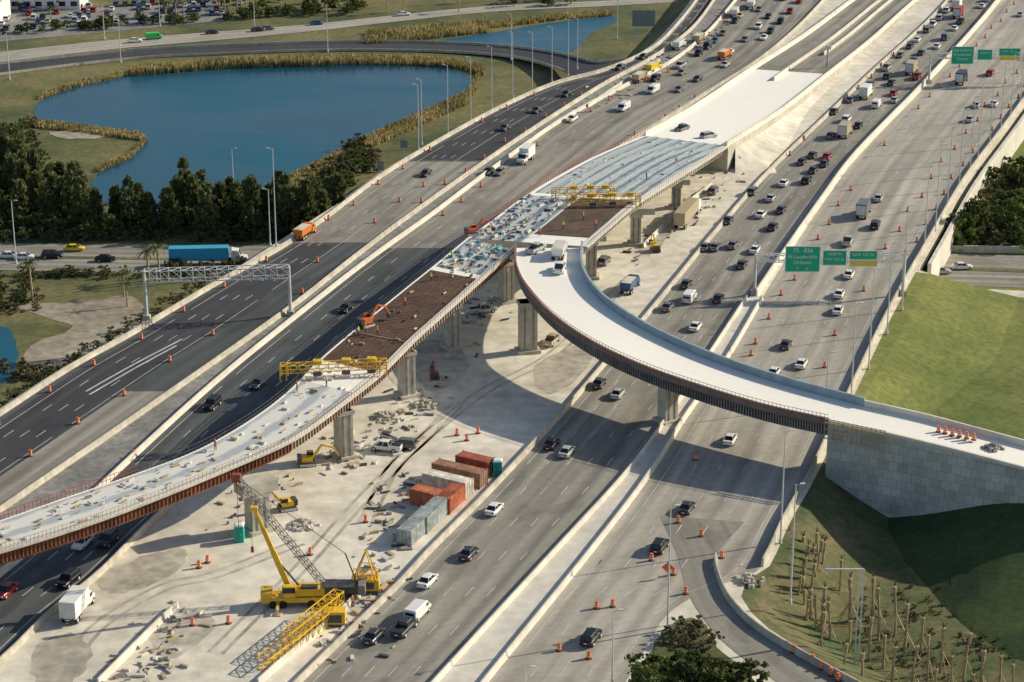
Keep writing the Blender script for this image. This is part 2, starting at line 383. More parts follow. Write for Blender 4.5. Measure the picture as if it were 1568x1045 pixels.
poly('pond_water',[(52,172),(75,146),(140,124),(240,112),(350,103),(470,99),(580,97),(680,102),(722,122),(712,145),(660,172),(600,200),(540,228),(470,262),(430,290),(300,335),(170,315),(140,285),(160,258),(200,238),(220,215),(205,204),(150,197),(70,194)],water,-5.93)
poly('pond_water',[(570,76),(650,66),(740,52),(860,33),(938,26),(945,33),(905,52),(888,70),(860,82),(780,76),(660,72)],water,-5.93)
poly('pond_water',[(-80,500),(0,498),(22,520),(25,560),(0,590),(-80,600)],water,-5.93)
poly('bare_ground_patch',[(75,203),(120,200),(160,206),(150,212),(100,212)],dirt2,-5.90)
poly('bare_ground_patch',[(20,470),(120,462),(200,455),(225,490),(180,520),(90,560),(40,575),(45,530),(110,500)],dirt2,-5.95)
poly('dirt_lot',[(1432,447),(1500,443),(1640,452),(1640,488),(1568,486),(1500,470),(1450,458)],dirt,-5.95)
poly('grass_island',[(930,1090),(975,1035),(1018,962),(1068,948),(1098,990),(1160,1045),(1230,1095)],grass,.06)
poly('parking_lot',[(-100,72),(-100,20),(150,12),(330,2),(360,30),(160,50)],conc_g,-5.92,False)
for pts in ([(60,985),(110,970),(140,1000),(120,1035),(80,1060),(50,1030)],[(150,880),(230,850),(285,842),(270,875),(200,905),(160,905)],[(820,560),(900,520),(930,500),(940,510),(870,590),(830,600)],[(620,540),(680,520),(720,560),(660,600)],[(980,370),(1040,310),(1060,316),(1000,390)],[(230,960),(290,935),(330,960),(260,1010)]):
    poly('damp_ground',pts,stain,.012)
# wheel tracks across the yard
tm=MB()
for pts in ([(90,1040),(150,960),(250,900),(330,880),(460,830)],[(330,1000),(380,950),(470,860),(560,760),(700,620)],[(560,800),(600,720),(640,680),(740,600),(850,540),(960,430)]):
    c=catmull([G(x,y,.02) for x,y in pts],8)
    for s in(-1,1):
        o=len(tm.v)
        for i,p in enumerate(c):
            t=(c[min(i+1,len(c)-1)]-c[max(0,i-1)]).normalized(); nr=Vector((t.y,-t.x,0))
            for q in(-.3,.3): a=p+nr*(s*1.0+q); tm.v.append((a.x,a.y,.02))
        for i in range(len(c)-1): tm.face((o+2*i,o+2*i+1,o+2*i+3,o+2*i+2),stain)
tm.obj('wheel_tracks')
# ------------------------------------------------------------------ markings
mk=MB()
def qb(y0,y1,x,x1,w,z): mk.add([(x-w,y0,z),(x+w,y0,z),(x1+w,y1,z),(x1-w,y1,z)],[(0,1,2,3)],paintw)
def lanes(l1,l2,n,ta,tb,z=.06,y0=Y0,y1=900,w=.085,edges=True):
    for i in range(n+1):
        t=ta+(tb-ta)*i/n; y=y0; edge=i in(0,n)
        if edge and not edges: continue
        while y<y1:
            ln=6 if edge else 3.0
            if R.random()>.06: qb(y,y+ln,mix(l1,l2,t,y),mix(l1,l2,t,y+ln),w if not edge else .075,z)
            y+=6 if edge else 12
lanes(A_L,A_R,4,.14,.60); lanes(B_L,B_R,4,.1,.85); lanes(C_L,C_R,5,.09,.93); lanes(D_L,D_R,5,.1,.88,y0=yw(870))
lanes(D_L,D_R,4,.1,.9,y1=yw(880))
for t0,t1,ya,yb in((.36,.46,600,520),(.42,.50,605,530)):
    y=yw(ya); ye=yw(yb); n=12
    for i in range(n):
        u0,u1=i/n,(i+1)/n; yy0=y+(ye-y)*u0; yy1=y+(ye-y)*u1
        qb(yy0,yy1,mix(A_L,A_R,t0+(t1-t0)*u0,yy0),mix(A_L,A_R,t0+(t1-t0)*u1,yy1),.22,.066)
mk.obj('lane_markings')
# ------------------------------------------------------------------ barriers
JB=[(-.32,0),(-.3,.12),(-.16,.45),(-.11,1.05),(.11,1.05),(.16,.45),(.3,.12),(.32,0)]
def barrier(pts,name='concrete_barrier',m=conc,prof=JB):
    mb=MB(); mb.sweep(pts,prof,m); return mb.obj(name)
for l,m in ((A_L,conc),(A_R,conc),(B_L,conc_w),(B_R,conc),(C_L,conc)): barrier(pl(l,l,0,Y0,Y1,.03),m=m)
barrier(pl(C_R,C_R,0,Y0,yw(455),.0,off=-.2),m=conc_w); barrier(pl(D_L,D_L,0,Y0,yw(455),.0,off=.2),m=conc_w); barrier(pl(C_R,D_L,.5,yw(455),Y1,.0),m=conc_w,prof=[(-.35,0),(-.2,.5),(-.15,1.6),(.15,1.6),(.2,.5),(.35,0)])
barrier(pl(R0,R0,0,yw(868),Y1,.0),prof=[(-.3,0),(-.3,.1),(-.12,1.4),(.15,1.4),(.15,0)])
barrier([b+Vector((0,0,.03)) for a,b in E[9:]],prof=JB)
barrier([p for p in pl(R0,R0,0,XR0+1,Y1,-6,off=3.2)],name='retaining_wall',m=conc_w,prof=[(-.4,0),(-.4,6.6),(.4,6.6),(.4,0)])
barrier([a+Vector((0,0,.03)) for a,b in Fr],name='guardrail',m=conc,prof=[(-.1,0),(-.1,.8),(.1,.8),(.1,0)])
barrier([b+Vector((0,0,.03)) for a,b in Fr[:60]],name='guardrail',m=conc,prof=[(-.1,0),(-.1,.8),(.1,.8),(.1,0)])
barrier([G(1430,386,-6),G(1568,388,-6),G(1900,396,-6)],name='boundary_wall',m=conc,prof=[(-.2,0),(-.2,1.6),(.2,1.6),(.2,0)])
for pts in ([(150,1050),(190,1010),(235,965),(272,930)],[(395,1050),(440,1010),(500,960),(560,905)],[(985,380),(1040,325),(1090,285)],[(900,165),(960,125),(1010,95)]):
    barrier(catmull([G(x,y) for x,y in pts],6),m=conc_w)
# ------------------------------------------------------------------ viaduct & flyover
def deck(name,pr,top,side,girder,depth=2.2,inset=1.1,ground_z=None):
    mb=MB(); n=len(pr); sec=[]
    for a,b in pr:
        w=(b-a).normalized(); w.z=0
        if ground_z is None:
            P=[a,b,b-Vector((0,0,.4)),b-w*inset-Vector((0,0,.6)),b-w*inset-Vector((0,0,depth)),a+w*inset-Vector((0,0,depth)),a+w*inset-Vector((0,0,.6)),a-Vector((0,0,.4))]
        else:
            gz=ground_z
            P=[a,b,b-Vector((0,0,.4)),Vector((b.x,b.y,min(gz,b.z-.5))),Vector((a.x,a.y,min(gz,a.z-.5))),a-Vector((0,0,.4))]
        sec.append(P)
    k=len(sec[0]); o=len(mb.v)
    for P in sec: mb.v+=[tuple(p) for p in P]
    ds=[0]
    for i in range(1,n): ds.append(ds[-1]+(pr[i][0]-pr[i-1][0]).length)
    for i in range(n-1):
        for j in range(k):
            j2=(j+1)%k; a=o+i*k
            if j==0: m=top; uv=[(0,ds[i]),((pr[i][1]-pr[i][0]).length,ds[i]),((pr[i+1][1]-pr[i+1][0]).length,ds[i+1]),(0,ds[i+1])]
            else:
                m=side if (j in(1,k-1)) else girder
                uv=[(ds[i],sec[i][j].z),(ds[i],sec[i][j2].z),(ds[i+1],sec[i+1][j2].z),(ds[i+1],sec[i+1][j].z)]
            mb.face((a+j,a+j2,a+k+j2,a+k+j),m,uv)
    mb.face(tuple(o+j for j in range(k)),side); mb.face(tuple(o+(n-1)*k+j for j in range(k))[::-1],side)
    return mb.obj(name)
def child_sweep(parent,name,pts,prof,m):
    mb=MB(); mb.sweep(pts,prof,m); return mb.obj(name,parent)
def ribs(parent,pts,inward,z0,z1,m,name='girder_stiffeners',per=3):
    mb=MB()
    for i in range(len(pts)-1):
        for k in range(per):
            p=pts[i]+(pts[i+1]-pts[i])*(k/per); w=inward[i]; q=p+w
            mb.box((q.x,q.y,p.z+(z0+z1)/2),(.18,.18,abs(z1-z0)),m,math.atan2(w.y,w.x))
    return mb.obj(name,parent)
def railing(parent,pts,m,h=1.1,name='railing'):
    mb=MB()
    for i in range(len(pts)-1):
        for hh in (.55,h): mb.beam(pts[i]+Vector((0,0,hh)),pts[i+1]+Vector((0,0,hh)),.045,m)
        mb.beam(pts[i],pts[i]+Vector((0,0,h)),.05,m)
        q=(pts[i]+pts[i+1])/2; mb.beam(q,q+Vector((0,0,h)),.04,m)
    return mb.obj(name,parent)
ZX=11.0
Xp=pairs([(-200,860,-130,884,ZX),(-100,830,-28,853,ZX),(0,797,72,823,ZX),(100,762,170,790,ZX),(200,728,268,752,ZX),(300,690,364,712,ZX),(380,645,452,672,ZX),(440,600,522,622,ZX),(490,550,585,572,ZX),(545,503,637,520,ZX),(610,450,697,466,ZX+.2),(670,402,750,418,ZX+.4),(715,365,788,384,11.5)])
n1=6*8
X1=deck('viaduct_under_construction',Xp[:n1+1],newconc,conc,rust,depth=2.6)
X2=deck('viaduct_under_construction',Xp[n1:],newconc,conc,conc,depth=2.4)
def inw(pr,s,o):
    out=[]
    for a,b in pr:
        w=(b-a).normalized(); out.append(w*(o if s=='a' else -o))
    return out
ribs(X1,[b for a,b in Xp],inw(Xp,'b',.95),-.45,-2.3,rust,per=2)
pstrip('deck_formwork',Xp,deckform,.02,.05,.93,0,7*8+4).parent=X1
pstrip('rebar_deck',Xp,rebar,.03,.04,.9,8*8,int(10.9*8)).parent=X2
pstrip('deck_formwork',Xp,deckstripe,.02,.05,.93,int(10.9*8),None).parent=X2
# reinforcement bars and pour joint on the brown deck
bm_=MB()
for i in range(8*8,int(10.9*8)-1):
    a,b=Xp[i]
    for u in (0,.5):
        p=a+(Xp[i+1][0]-a)*u; q=b+(Xp[i+1][1]-b)*u
        bm_.beam(p+(q-p)*.05+Vector((0,0,.12)),p+(q-p)*.88+Vector((0,0,.12)),.03,rust,3)
for t in [.1+.1*k for k in range(8)]:
    c=[a+(b-a)*t+Vector((0,0,.15)) for a,b in Xp[8*8:int(10.9*8)]]
    for p,q in zip(c,c[1:]): bm_.beam(p,q,.03,rust,3)
a,b=Xp[int(8.9*8)]; bm_.beam(a+(b-a)*.04+Vector((0,0,.15)),a+(b-a)*.9+Vector((0,0,.15)),.1,wood)
bm_.obj('reinforcement_bars',X2)
railing(X1,[a+(b-a)*.01 for a,b in Xp[:34]],red,1.2)
railing(X1,[a+(b-a)*.01 for a,b in Xp[34:]],steeld,1.2)
railing(X1,[b for a,b in Xp],wood,1.1)
Cp=pairs([(715,365,900,378,11.5),(758,334,938,345,11.5),(800,303,977,312,11.0),(850,272,1030,278,9.8),(910,240,1080,247,8.2),(985,208,1115,224,6.4)])
C1=deck('viaduct_main_deck',Cp,newconc,conc,conc,depth=2.0)
pstrip('formwork',Cp,deckstripe,.02,.03,.46,0,18).parent=C1
pstrip('rebar_deck',Cp,rebar,.03,.47,.93,3,18).parent=C1
pstrip('steel_decking',Cp,deckstripe,.02,.04,.94,18,None).parent=C1
railing(C1,[a for a,b in Cp],red,1.3); railing(C1,[b for a,b in Cp],wood,1.1)
ribs(C1,[b for a,b in Cp],inw(Cp,'b',.95),-.45,-1.8,conc_g,per=2)
for t in (.16,.3,.44,.58,.72,.86):
    child_sweep(C1,'screed_rail',[a+(b-a)*t for a,b in Cp[18:]],[(-.15,0),(-.15,.25),(.15,.25),(.15,0)],blue)
Ap=pairs([(985,208,1115,224,6.4),(1060,166,1198,172,3.4),(1150,106,1272,114,1.8),(1230,55,1337,62,1.0),(1305,0,1400,5,.6),(1375,-50,1465,-45,.4),(1480,-130,1570,-125,.4)])
A1=deck('viaduct_approach_ramp',Ap,newconc,conc,conc,ground_z=0)
pstrip('lane_surface',Ap,conc_dark,.02,.06,.94,16,None).parent=A1
PAR=[(-.2,0),(-.2,1.1),(.2,1.1),(.2,0)]
child_sweep(A1,'parapet',[a+(b-a)*.02 for a,b in Ap],PAR,conc_w); child_sweep(A1,'parapet',[b-(b-a)*.02 for a,b in Ap],PAR,conc_w)
child_sweep(A1,'median_barrier',[a+(b-a)*.45 for a,b in Ap[14:]],PAR,conc_w)
child_sweep(A1,'median_barrier',[a+(b-a)*.62 for a,b in Ap[20:]],PAR,conc_w)
fb=MB(); rr=0
for i,(a,b) in enumerate(Ap[1:]):
    xe=xa(C_L,b.y)-.6; xm=b.x+.4
    if xe<xm+.6: break
    h=max(.12,b.z-1.6); w=min(xe-b.x,max(2.5,h*2.6))
    fb.v+=[(b.x+.05,b.y,h),(b.x+w*.5,b.y,.1+h*.38+R.uniform(-.12,.12)),(b.x+w,b.y,.04)]; rr+=1
for i in range(rr-1):
    for j in range(2): fb.face((3*i+j,3*i+j+1,3*i+4+j,3*i+3+j),dirt)
if rr:
    p=Ap[1][1]; fb.v.append((p.x-.5,p.y-7,.02)); fb.v.append((fb.v[2][0],p.y-7,.02)); nv=len(fb.v); fb.face((nv-2,nv-1,1,0),dirt); fb.face((nv-1,2,1),dirt)
fb.obj('embankment_fill',smooth=True)
Yp=pairs([(788,380,893,380,11.7),(789,412,893,412,12.3),(806,446,905,439,12.5),(845,488,930,466,12),(905,529,977,498,11.3),(980,565,1042,531,10.4),(1070,597,1122,563,9.8),(1170,627,1217,593,9.4),(1268,649,1325,622,9.1)])
Y1d=deck('curved_flyover_ramp',Yp,newconc,steeld,steeld,depth=2.4,inset=.8)
pblue=mat('parapet_bluegrey',(.27,.36,.40),.8,.15,.5)
child_sweep(Y1d,'parapet',[b-(b-a)*.02 for a,b in Yp],[(-.22,0),(-.22,1.5),(.22,1.5),(.22,-.6)],pblue)
child_sweep(Y1d,'parapet',[a+(b-a)*.015 for a,b in Yp],[(-.2,-.3),(-.2,.9),(.2,.9),(.2,-.3)],mat('parapet_brown',(.20,.15,.14),.8,.2,.5))
railing(Y1d,[a for a,b in Yp],red,1.5); ribs(Y1d,[a for a,b in Yp],inw(Yp,'a',.6),-.45,-2.2,conc_g,per=3)
Zp=pairs([(1268,649,1325,622,9.1),(1360,668,1418,643,8.8),(1460,692,1508,667,8.3),(1568,720,1606,693,7.6),(1760,770,1790,742,6),(2100,850,2120,820,3)])
Z1=deck('flyover_abutment',Zp,newconc,panels,panels,ground_z=-6.5)
child_sweep(Z1,'parapet',[a+(b-a)*.02 for a,b in Zp],[(-.3,-.5),(-.3,.5),(.2,.5),(.2,0)],conc_w); child_sweep(Z1,'parapet',[b-(b-a)*.02 for a,b in Zp],PAR,conc_w)
sc=MB()
for i in range(14):
    p=Zp[0][0]+Vector((-.6,-.6,0))+(Zp[8][0]-Zp[0][0])*(i/13)
    sc.beam(p-Vector((0,0,2.4)),p+Vector((0,0,1.2)),.07,wood)
for h in(-2.2,-.6,.5,1.1): sc.beam(Zp[0][0]+Vector((-.6,-.7,h)),Zp[8][0]+Vector((-.6,-.7,h)),.1,wood)
sc.obj('timber_scaffold')
mo=MB()
for i,(a,b) in enumerate(Zp):
    t=i/(len(Zp)-1)
    u=min(1,max(0,(t-.10)/.62)); u=u*u*(3-2*u)
    h=min(-6.02+9.0*u,a.z-1.5)
    p0=Vector((a.x+.3,a.y+.3,h)); d=Vector((-.35,-1,0)).normalized(); wdt=5+(h+6)*3.6
    for q in range(6):
        f=q/5; pp=p0+d*wdt*f; zz=(h+6.03)*(1-f)**1.15*(1 if q else 1)-6.03; mo.v.append((pp.x+R.uniform(-.3,.3)*(q>0),pp.y+R.uniform(-.3,.3)*(q>0),zz+(R.uniform(-.15,.15) if 0<q<5 else 0)))
for i in range(len(Zp)-1):
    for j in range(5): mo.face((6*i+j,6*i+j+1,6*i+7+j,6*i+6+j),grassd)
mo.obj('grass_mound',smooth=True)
def pier(px,py,w,d,ztop,cap=0,rz=.35,capw=0,m=conc):
    p=G(px,py); mb=MB()
    mb.box((p.x,p.y,(ztop-cap)/2),(w,d,ztop-cap),m,rz)
    mb.box((p.x,p.y,.3),(w+1.2,d+1.2,.6),m,rz)
    if cap: mb.box((p.x,p.y,ztop-cap/2),(capw,d+.5,cap),m,rz)
    mb.box((p.x,p.y,ztop-cap-.35),(w+.6,d+.3,.7),m,rz)
    for s in(-1,1): 
        mb.box((p.x+s*w*.25*math.cos(rz)+(d/2+.02)*math.sin(rz),p.y+s*w*.25*math.sin(rz)-(d/2+.02)*math.cos(rz),(ztop-cap)/2),(.25,.1,ztop-cap-1),conc_g,rz)
    return mb.obj('bridge_pier')
pier(808,538,3.2,2.6,10.0,rz=.2); pier(1022,645,2.6,2.4,8.2,rz=.6)
for a in [(623,606),(527,700),(693,532),(775,462)]: pier(*a,2.4,2.6,8.6,rz=.5)
pier(395,812,3.0,2.6,8.4,cap=1.8,capw=6,rz=.6)
pier(973,374,2.2,2.4,8.4,cap=1.4,capw=8,rz=0); pier(1035,318,2.0,2.2,6.9,cap=1.2,capw=6,rz=0); pier(905,425,2.2,2.4,9.4,cap=1.2,capw=6,rz=0); pier(850,375,2.2,2.4,9.2,cap=1.2,capw=6,rz=0)
# ------------------------------------------------------------------ vehicles
def loft(mb,st,m):
    o=len(mb.v); k=8
    for (x,hw,z0,z1) in st:
        e=.12
        mb.v+=[(x,-hw*.9,z0),(x,-hw,z0+e*1.5),(x,-hw,z1-e),(x,-hw*.88,z1),(x,hw*.88,z1),(x,hw,z1-e),(x,hw,z0+e*1.5),(x,hw*.9,z0)]
    for i in range(len(st)-1):
        for j in range(k): mb.face((o+i*k+j,o+(i+1)*k+j,o+(i+1)*k+(j+1)%k,o+i*k+(j+1)%k),m)
    mb.face(tuple(o+j for j in range(k)),m); mb.face(tuple(o+(len(st)-1)*k+j for j in range(k))[::-1],m)
def cabin(mb,x0,x1,hw,z0,xt0,xt1,ht,z1,paint):
    B=[(x0,-hw,z0),(x1,-hw,z0),(x1,hw,z0),(x0,hw,z0)]; T=[(xt0,-ht,z1),(xt1,-ht,z1),(xt1,ht,z1),(xt0,ht,z1)]
    mb.add(B+T,[(0,1,5,4),(1,2,6,5),(2,3,7,6),(3,0,4,7)],glass)
    mb.add([(x,y,z) for x,y,z in T]+[(x*.98+.0,y*.9,z+.07) for x,y,z in T],[(4,5,6,7),(0,1,5,4),(1,2,6,5),(2,3,7,6),(3,0,4,7)],paint)
    for s in(-1,1):
        xm=(x0+x1)/2; tm=(xt0+xt1)/2
        mb.beam((xm,s*(hw+.01),z0),(tm,s*(ht+.01),z1),.05,paint)
        mb.beam((x0,s*hw,z0),(xt0,s*ht,z1),.06,paint); mb.beam((x1,s*hw,z0),(xt1,s*ht,z1),.05,paint)
        mb.box((x1-.25,s*(hw+.16),z0+.12),(.16,.22,.15),paint)
def wheels(mb,xs,hw,r=.34,w=.24):
    for x in xs:
        for s in(-1,1):
            mb.beam((x,s*(hw-w),r),(x,s*(hw+.02),r),r,tyre,10); mb.beam((x,s*(hw+.01),r),(x,s*(hw+.04),r),r*.55,steel,8)
def lights(mb,xf,xb,hw,z):
    for s in(-1,1):
        mb.box((xf,s*hw,z-.05),(.08,.3,.16),white); mb.box((xb,s*hw,z+.08),(.08,.26,.2),tail)
    mb.box((xb-.02,0,z-.12),(.06,.5,.15),white); mb.box((xf+.02,0,z-.15),(.06,.9,.18),tyre)
VM={}
PC={'white':(.75,.75,.73),'silver':(.42,.43,.44),'black':(.012,.012,.015),'dark':(.035,.04,.05),'grey':(.14,.145,.15),'red':(.32,.02,.02),'blue':(.02,.08,.22),'tan':(.45,.37,.24),'yellow':(.8,.55,.02),'green':(.05,.55,.12),'orange':(.7,.2,.03),'cyan':(.06,.42,.66)}
def vmesh(kind,col):
    key=(kind,col)
    if key in VM: return VM[key]
    p=mat('car_paint_'+col,PC[col],.32,.03,2); mb=MB()
    if kind=='sedan':
        loft(mb,[(-2.35,.72,.4,.78),(-2.2,.86,.28,.95),(-1.3,.91,.22,1.0),(1.0,.91,.22,.96),(1.9,.87,.26,.82),(2.3,.74,.36,.62)],p)
        cabin(mb,-1.75,1.15,.8,.96,-1.05,.35,.62,1.42,p); wheels(mb,(-1.4,1.45),.88); lights(mb,2.22,-2.32,.6,.68)
    elif kind=='suv':
        loft(mb,[(-2.35,.8,.45,1.0),(-2.25,.92,.32,1.1),(-1.2,.95,.28,1.12),(1.1,.95,.28,1.1),(2.1,.92,.32,1.0),(2.35,.8,.42,.8)],p)
        cabin(mb,-2.2,1.3,.86,1.1,-1.95,.5,.72,1.7,p); wheels(mb,(-1.45,1.5),.93,.39); lights(mb,2.3,-2.33,.66,.82)
    elif kind=='pickup':
        loft(mb,[(-2.9,.88,.5,1.08),(-2.8,.96,.4,1.1),(-.9,.96,.38,1.12),(1.4,.96,.38,1.12),(2.5,.94,.4,1.08),(2.75,.82,.45,.9)],p)
        cabin(mb,-.9,1.5,.88,1.1,-.75,.75,.74,1.78,p); mb.box((-1.85,0,1.125),(1.7,1.55,.05),tyre)
        for s in(-1,1): mb.box((-1.85,s*.87,1.19),(1.9,.12,.16),p)
        mb.box((-2.82,0,1.19),(.1,1.8,.16),p)
        wheels(mb,(-1.75,1.75),.95,.42); lights(mb,2.7,-2.88,.7,.9)
    elif kind=='van':
        loft(mb,[(-2.7,.9,.45,2.0),(-2.6,.97,.35,2.15),(1.0,.97,.35,2.15),(1.6,.95,.35,1.9),(2.2,.94,.38,1.2),(2.7,.84,.45,.95)],p)
        mb.add([(1.62,-.80,1.935),(2.22,-.80,1.235),(2.22,.80,1.235),(1.62,.80,1.935)],[(0,1,2,3)],glass)
        for s in(-1,1): mb.box((1.15,s*.97,1.6),(.7,.05,.45),glass)
        mb.box((-2.7,0,1.55),(.06,1.4,.45),glass)
        wheels(mb,(-1.7,1.8),.95,.38); lights(mb,2.68,-2.7,.72,.8)
    elif kind in('boxtruck','dump'):
        if kind=='boxtruck':
            mb.box((-1.2,0,2.3),(5.4,2.4,2.6),white if col in('white','silver') else p); mb.box((-1.2,0,.85),(5.6,1.0,.3),steeld)
            mb.box((-3.93,0,2.2),(.05,2.1,2.2),steel)
        else:
            mb.box((-1.2,0,1.75),(5.0,2.0,1.5),p,taper=1.2,taperx=1.06); mb.box((-1.2,0,2.52),(4.6,2.0,.06),dirt); mb.box((-1.2,0,.85),(5.6,1.0,.3),steeld)
        loft(mb,[(1.7,1.1,.6,2.1),(1.8,1.15,.55,2.5),(2.7,1.12,.55,2.45),(3.1,1.1,.55,1.5),(4.1,1.0,.6,1.35),(4.2,.9,.65,1.1)],p)
        mb.add([(2.74,-.95,2.44),(3.13,-.95,1.56),(3.13,.95,1.56),(2.74,.95,2.44)],[(0,1,2,3)],glass)
        for s in(-1,1): mb.box((2.3,s*1.15,1.95),(.8,.04,.6),glass)
        wheels(mb,(-3,-1.9,3.2),1.12,.5,.35); lights(mb,4.18,-4.0,.8,1.0)
    elif kind=='semi':
        mb.box((-3.5,0,2.55),(13,2.55,2.8),p if col!='white' else white); mb.box((-3.5,0,1.0),(12.5,.9,.3),steeld)
        for i in range(12): 
            for s in(-1,1): mb.box((-9.5+i*1.1,s*1.285,2.55),(.05,.03,2.6),p)
        loft(mb,[(3.6,1.15,.6,2.9),(3.7,1.22,.55,3.4),(5.2,1.2,.55,3.2),(5.6,1.15,.55,1.9),(7,1.0,.6,1.7),(7.1,.9,.65,1.2)],white)
        mb.add([(5.23,-1,3.1),(5.63,-1,1.95),(5.63,1,1.95),(5.23,1,3.1)],[(0,1,2,3)],glass)
        wheels(mb,(-8.8,-7.6,3.2,4.3,6.2),1.2,.52,.4); lights(mb,7.1,-10,.8,1.1)
    VM[key]=mb.mesh(kind+'_'+col); return VM[key]
NM={'sedan':'car','suv':'suv_car','pickup':'pickup_truck','van':'van','boxtruck':'box_truck','dump':'dump_truck','semi':'semi_truck'}
placed=[]
def head(l,y): return math.atan2(8,xa(l,y+4)-xa(l,y-4))
def V(kind,col,px,py,l,flip=False,z=.04,rz=None,dy=4):
    p=G(px,py+dy,z); a=head(l,p.y) if rz is None else rz
    if flip: a+=math.pi
    placed.append(p); return inst(NM[kind],vmesh(kind,col),p,a+R.uniform(-.02,.02))
K={'s':'sedan','u':'suv','p':'pickup','v':'van','b':'boxtruck','d':'dump','m':'semi'}
Cc={'w':'white','l':'silver','k':'black','d':'dark','g':'grey','r':'red','b':'blue','t':'tan','y':'yellow','o':'orange','c':'cyan','n':'green'}
def many(txt,l,flip=False,z=.04,rz=None):
    for t in txt.split():
        k,c,x,y=t.split(','); V(K[k],Cc[c],float(x),float(y),l,flip,z,rz)
many('s,w,1118,673 s,d,1052,778 u,k,1010,838 u,k,905,978 s,w,1185,570 s,w,1227,557 s,d,1203,528 s,w,1283,475 s,w,1285,450 s,w,1300,420 u,k,1340,345 b,g,1322,326 s,l,1345,303 p,l,1298,370 s,l,1495,160 s,w,1522,158 s,l,1485,182',D_L)
many('s,l,946,603 s,d,918,587 s,l,868,692 s,k,845,680 s,w,757,780 s,d,718,848 s,w,655,890 s,d,573,975 p,d,620,963 v,w,640,940 s,w,1065,500 v,w,1056,457 s,g,1022,470 s,d,1051,435 s,d,1100,457 s,d,1136,405 s,g,1122,375 s,w,1156,382 s,k,1183,347 s,w,1165,328 s,d,1196,321 s,d,1115,337 s,g,1095,378 s,w,1200,280 u,k,1235,276 u,g,1152,293 s,d,1228,247 s,d,1244,237 s,r,1266,239 b,t,1294,204 s,g,1272,207 u,w,1296,182 s,d,1277,170 b,w,1326,145 v,w,1342,160 s,r,1368,142 s,g,1302,152 b,t,1396,108 s,d,1262,250 s,g,1080,378 s,d,1245,260 s,l,1180,303',C_L)
many('v,w,1000,138 v,w,955,165 s,w,876,181 b,w,805,243 s,g,765,263 s,k,530,472 s,d,395,588 u,k,325,620 s,w,127,832 u,d,165,828 u,k,105,890 s,r,10,906 s,g,1040,136 s,d,1068,120 s,l,1110,98 s,d,748,262',B_L,True)
many('s,k,652,265 s,d,773,195 s,d,822,168 s,k,868,143 s,d,950,102 s,k,985,86',A_L,True)
rz0=math.radians(3)
many('s,w,38,393 u,k,80,391 s,y,114,380 s,k,162,396 s,l,1440,415 s,w,1473,408 s,w,15,391',None,False,-5.9,rz0)
many('s,w,207,61 v,n,236,56 s,d,325,48 s,g,410,42 s,b,485,34 s,w,618,20 s,d,395,44',None,False,-5.85,math.radians(20))
def traffic(l1,l2,ya,yb,ts,gap,flip,refl):
    for t in ts:
        y=yw(ya)+R.uniform(0,12)
        while y<yw(yb):
            x=mix(l1,l2,t,y); p=Vector((x,y,.04))
            if all((p-q).length>6.5 for q in placed[-260:]):
                k=R.choices(['sedan','suv','pickup','van','boxtruck','dump'],[8,5,3,1.5,.8,.3])[0]; c=R.choices(['white','silver','black','dark','grey','red','tan','blue'],[6,4,4,5,4,1.2,.8,.5])[0]
                inst(NM[k],vmesh(k,c),p,head(refl,y)+(math.pi if flip else 0)); placed.append(p)
            y+=gap*R.uniform(.7,1.9)
traffic(C_L,C_R,165,-40,(.18,.34,.5,.66,.82),11,False,C_L)
traffic(C_L,C_R,420,165,(.34,.66,.5),38,False,C_L)
traffic(B_L,B_R,125,-40,(.2,.36,.54,.74),11,True,B_L)
traffic(D_L,D_R,130,-40,(.3,.5),60,False,D_L)
ra=math.radians
V('boxtruck','white',120,935,B_L,rz=ra(80)); V('pickup','white',590,686,B_L,rz=ra(165)); V('suv','grey',618,682,B_L,rz=ra(165)); V('suv','grey',925,400,C_L); V('dump','blue',965,440,C_L); V('semi','tan',1056,330,C_L)
V('pickup','silver',740,475,C_L,rz=ra(20)); V('pickup','tan',845,522,C_L); V('suv','grey',1092,292,C_L)
V('pickup','white',857,412,C_L,rz=ra(80),z=12.3); V('dump','white',857,388,C_L,rz=ra(80),z=11.9); V('pickup','silver',821,382,C_L,rz=ra(60),z=11.8)
V('pickup','grey',1045,197,C_L,rz=ra(60),z=5.2); V('suv','silver',1085,208,C_L,rz=ra(40),z=5.75)
V('semi','cyan',330,400,C_L,rz=ra(3),z=-5.9)
for x,y,c in((1110,85,'orange'),(1070,60,'tan'),(1040,70,'white'),(980,120,'tan'),(1125,20,'white'),(1000,105,'yellow'),(1150,8,'white')): V('dump',c,x,y,A_R)
V('dump','orange',467,358,A_L)
for r in range(5):
    for i in range(30):
        if R.random()<.45:
            px=-60+i*14+r*7; py=46-r*7-px*.05
            p=G(px,py,-5.9); k=R.choice(['sedan','suv']); c=R.choice(['white','silver','grey','dark','black','red','blue'])
            inst('parked_car',vmesh(k,c),p,ra(95))
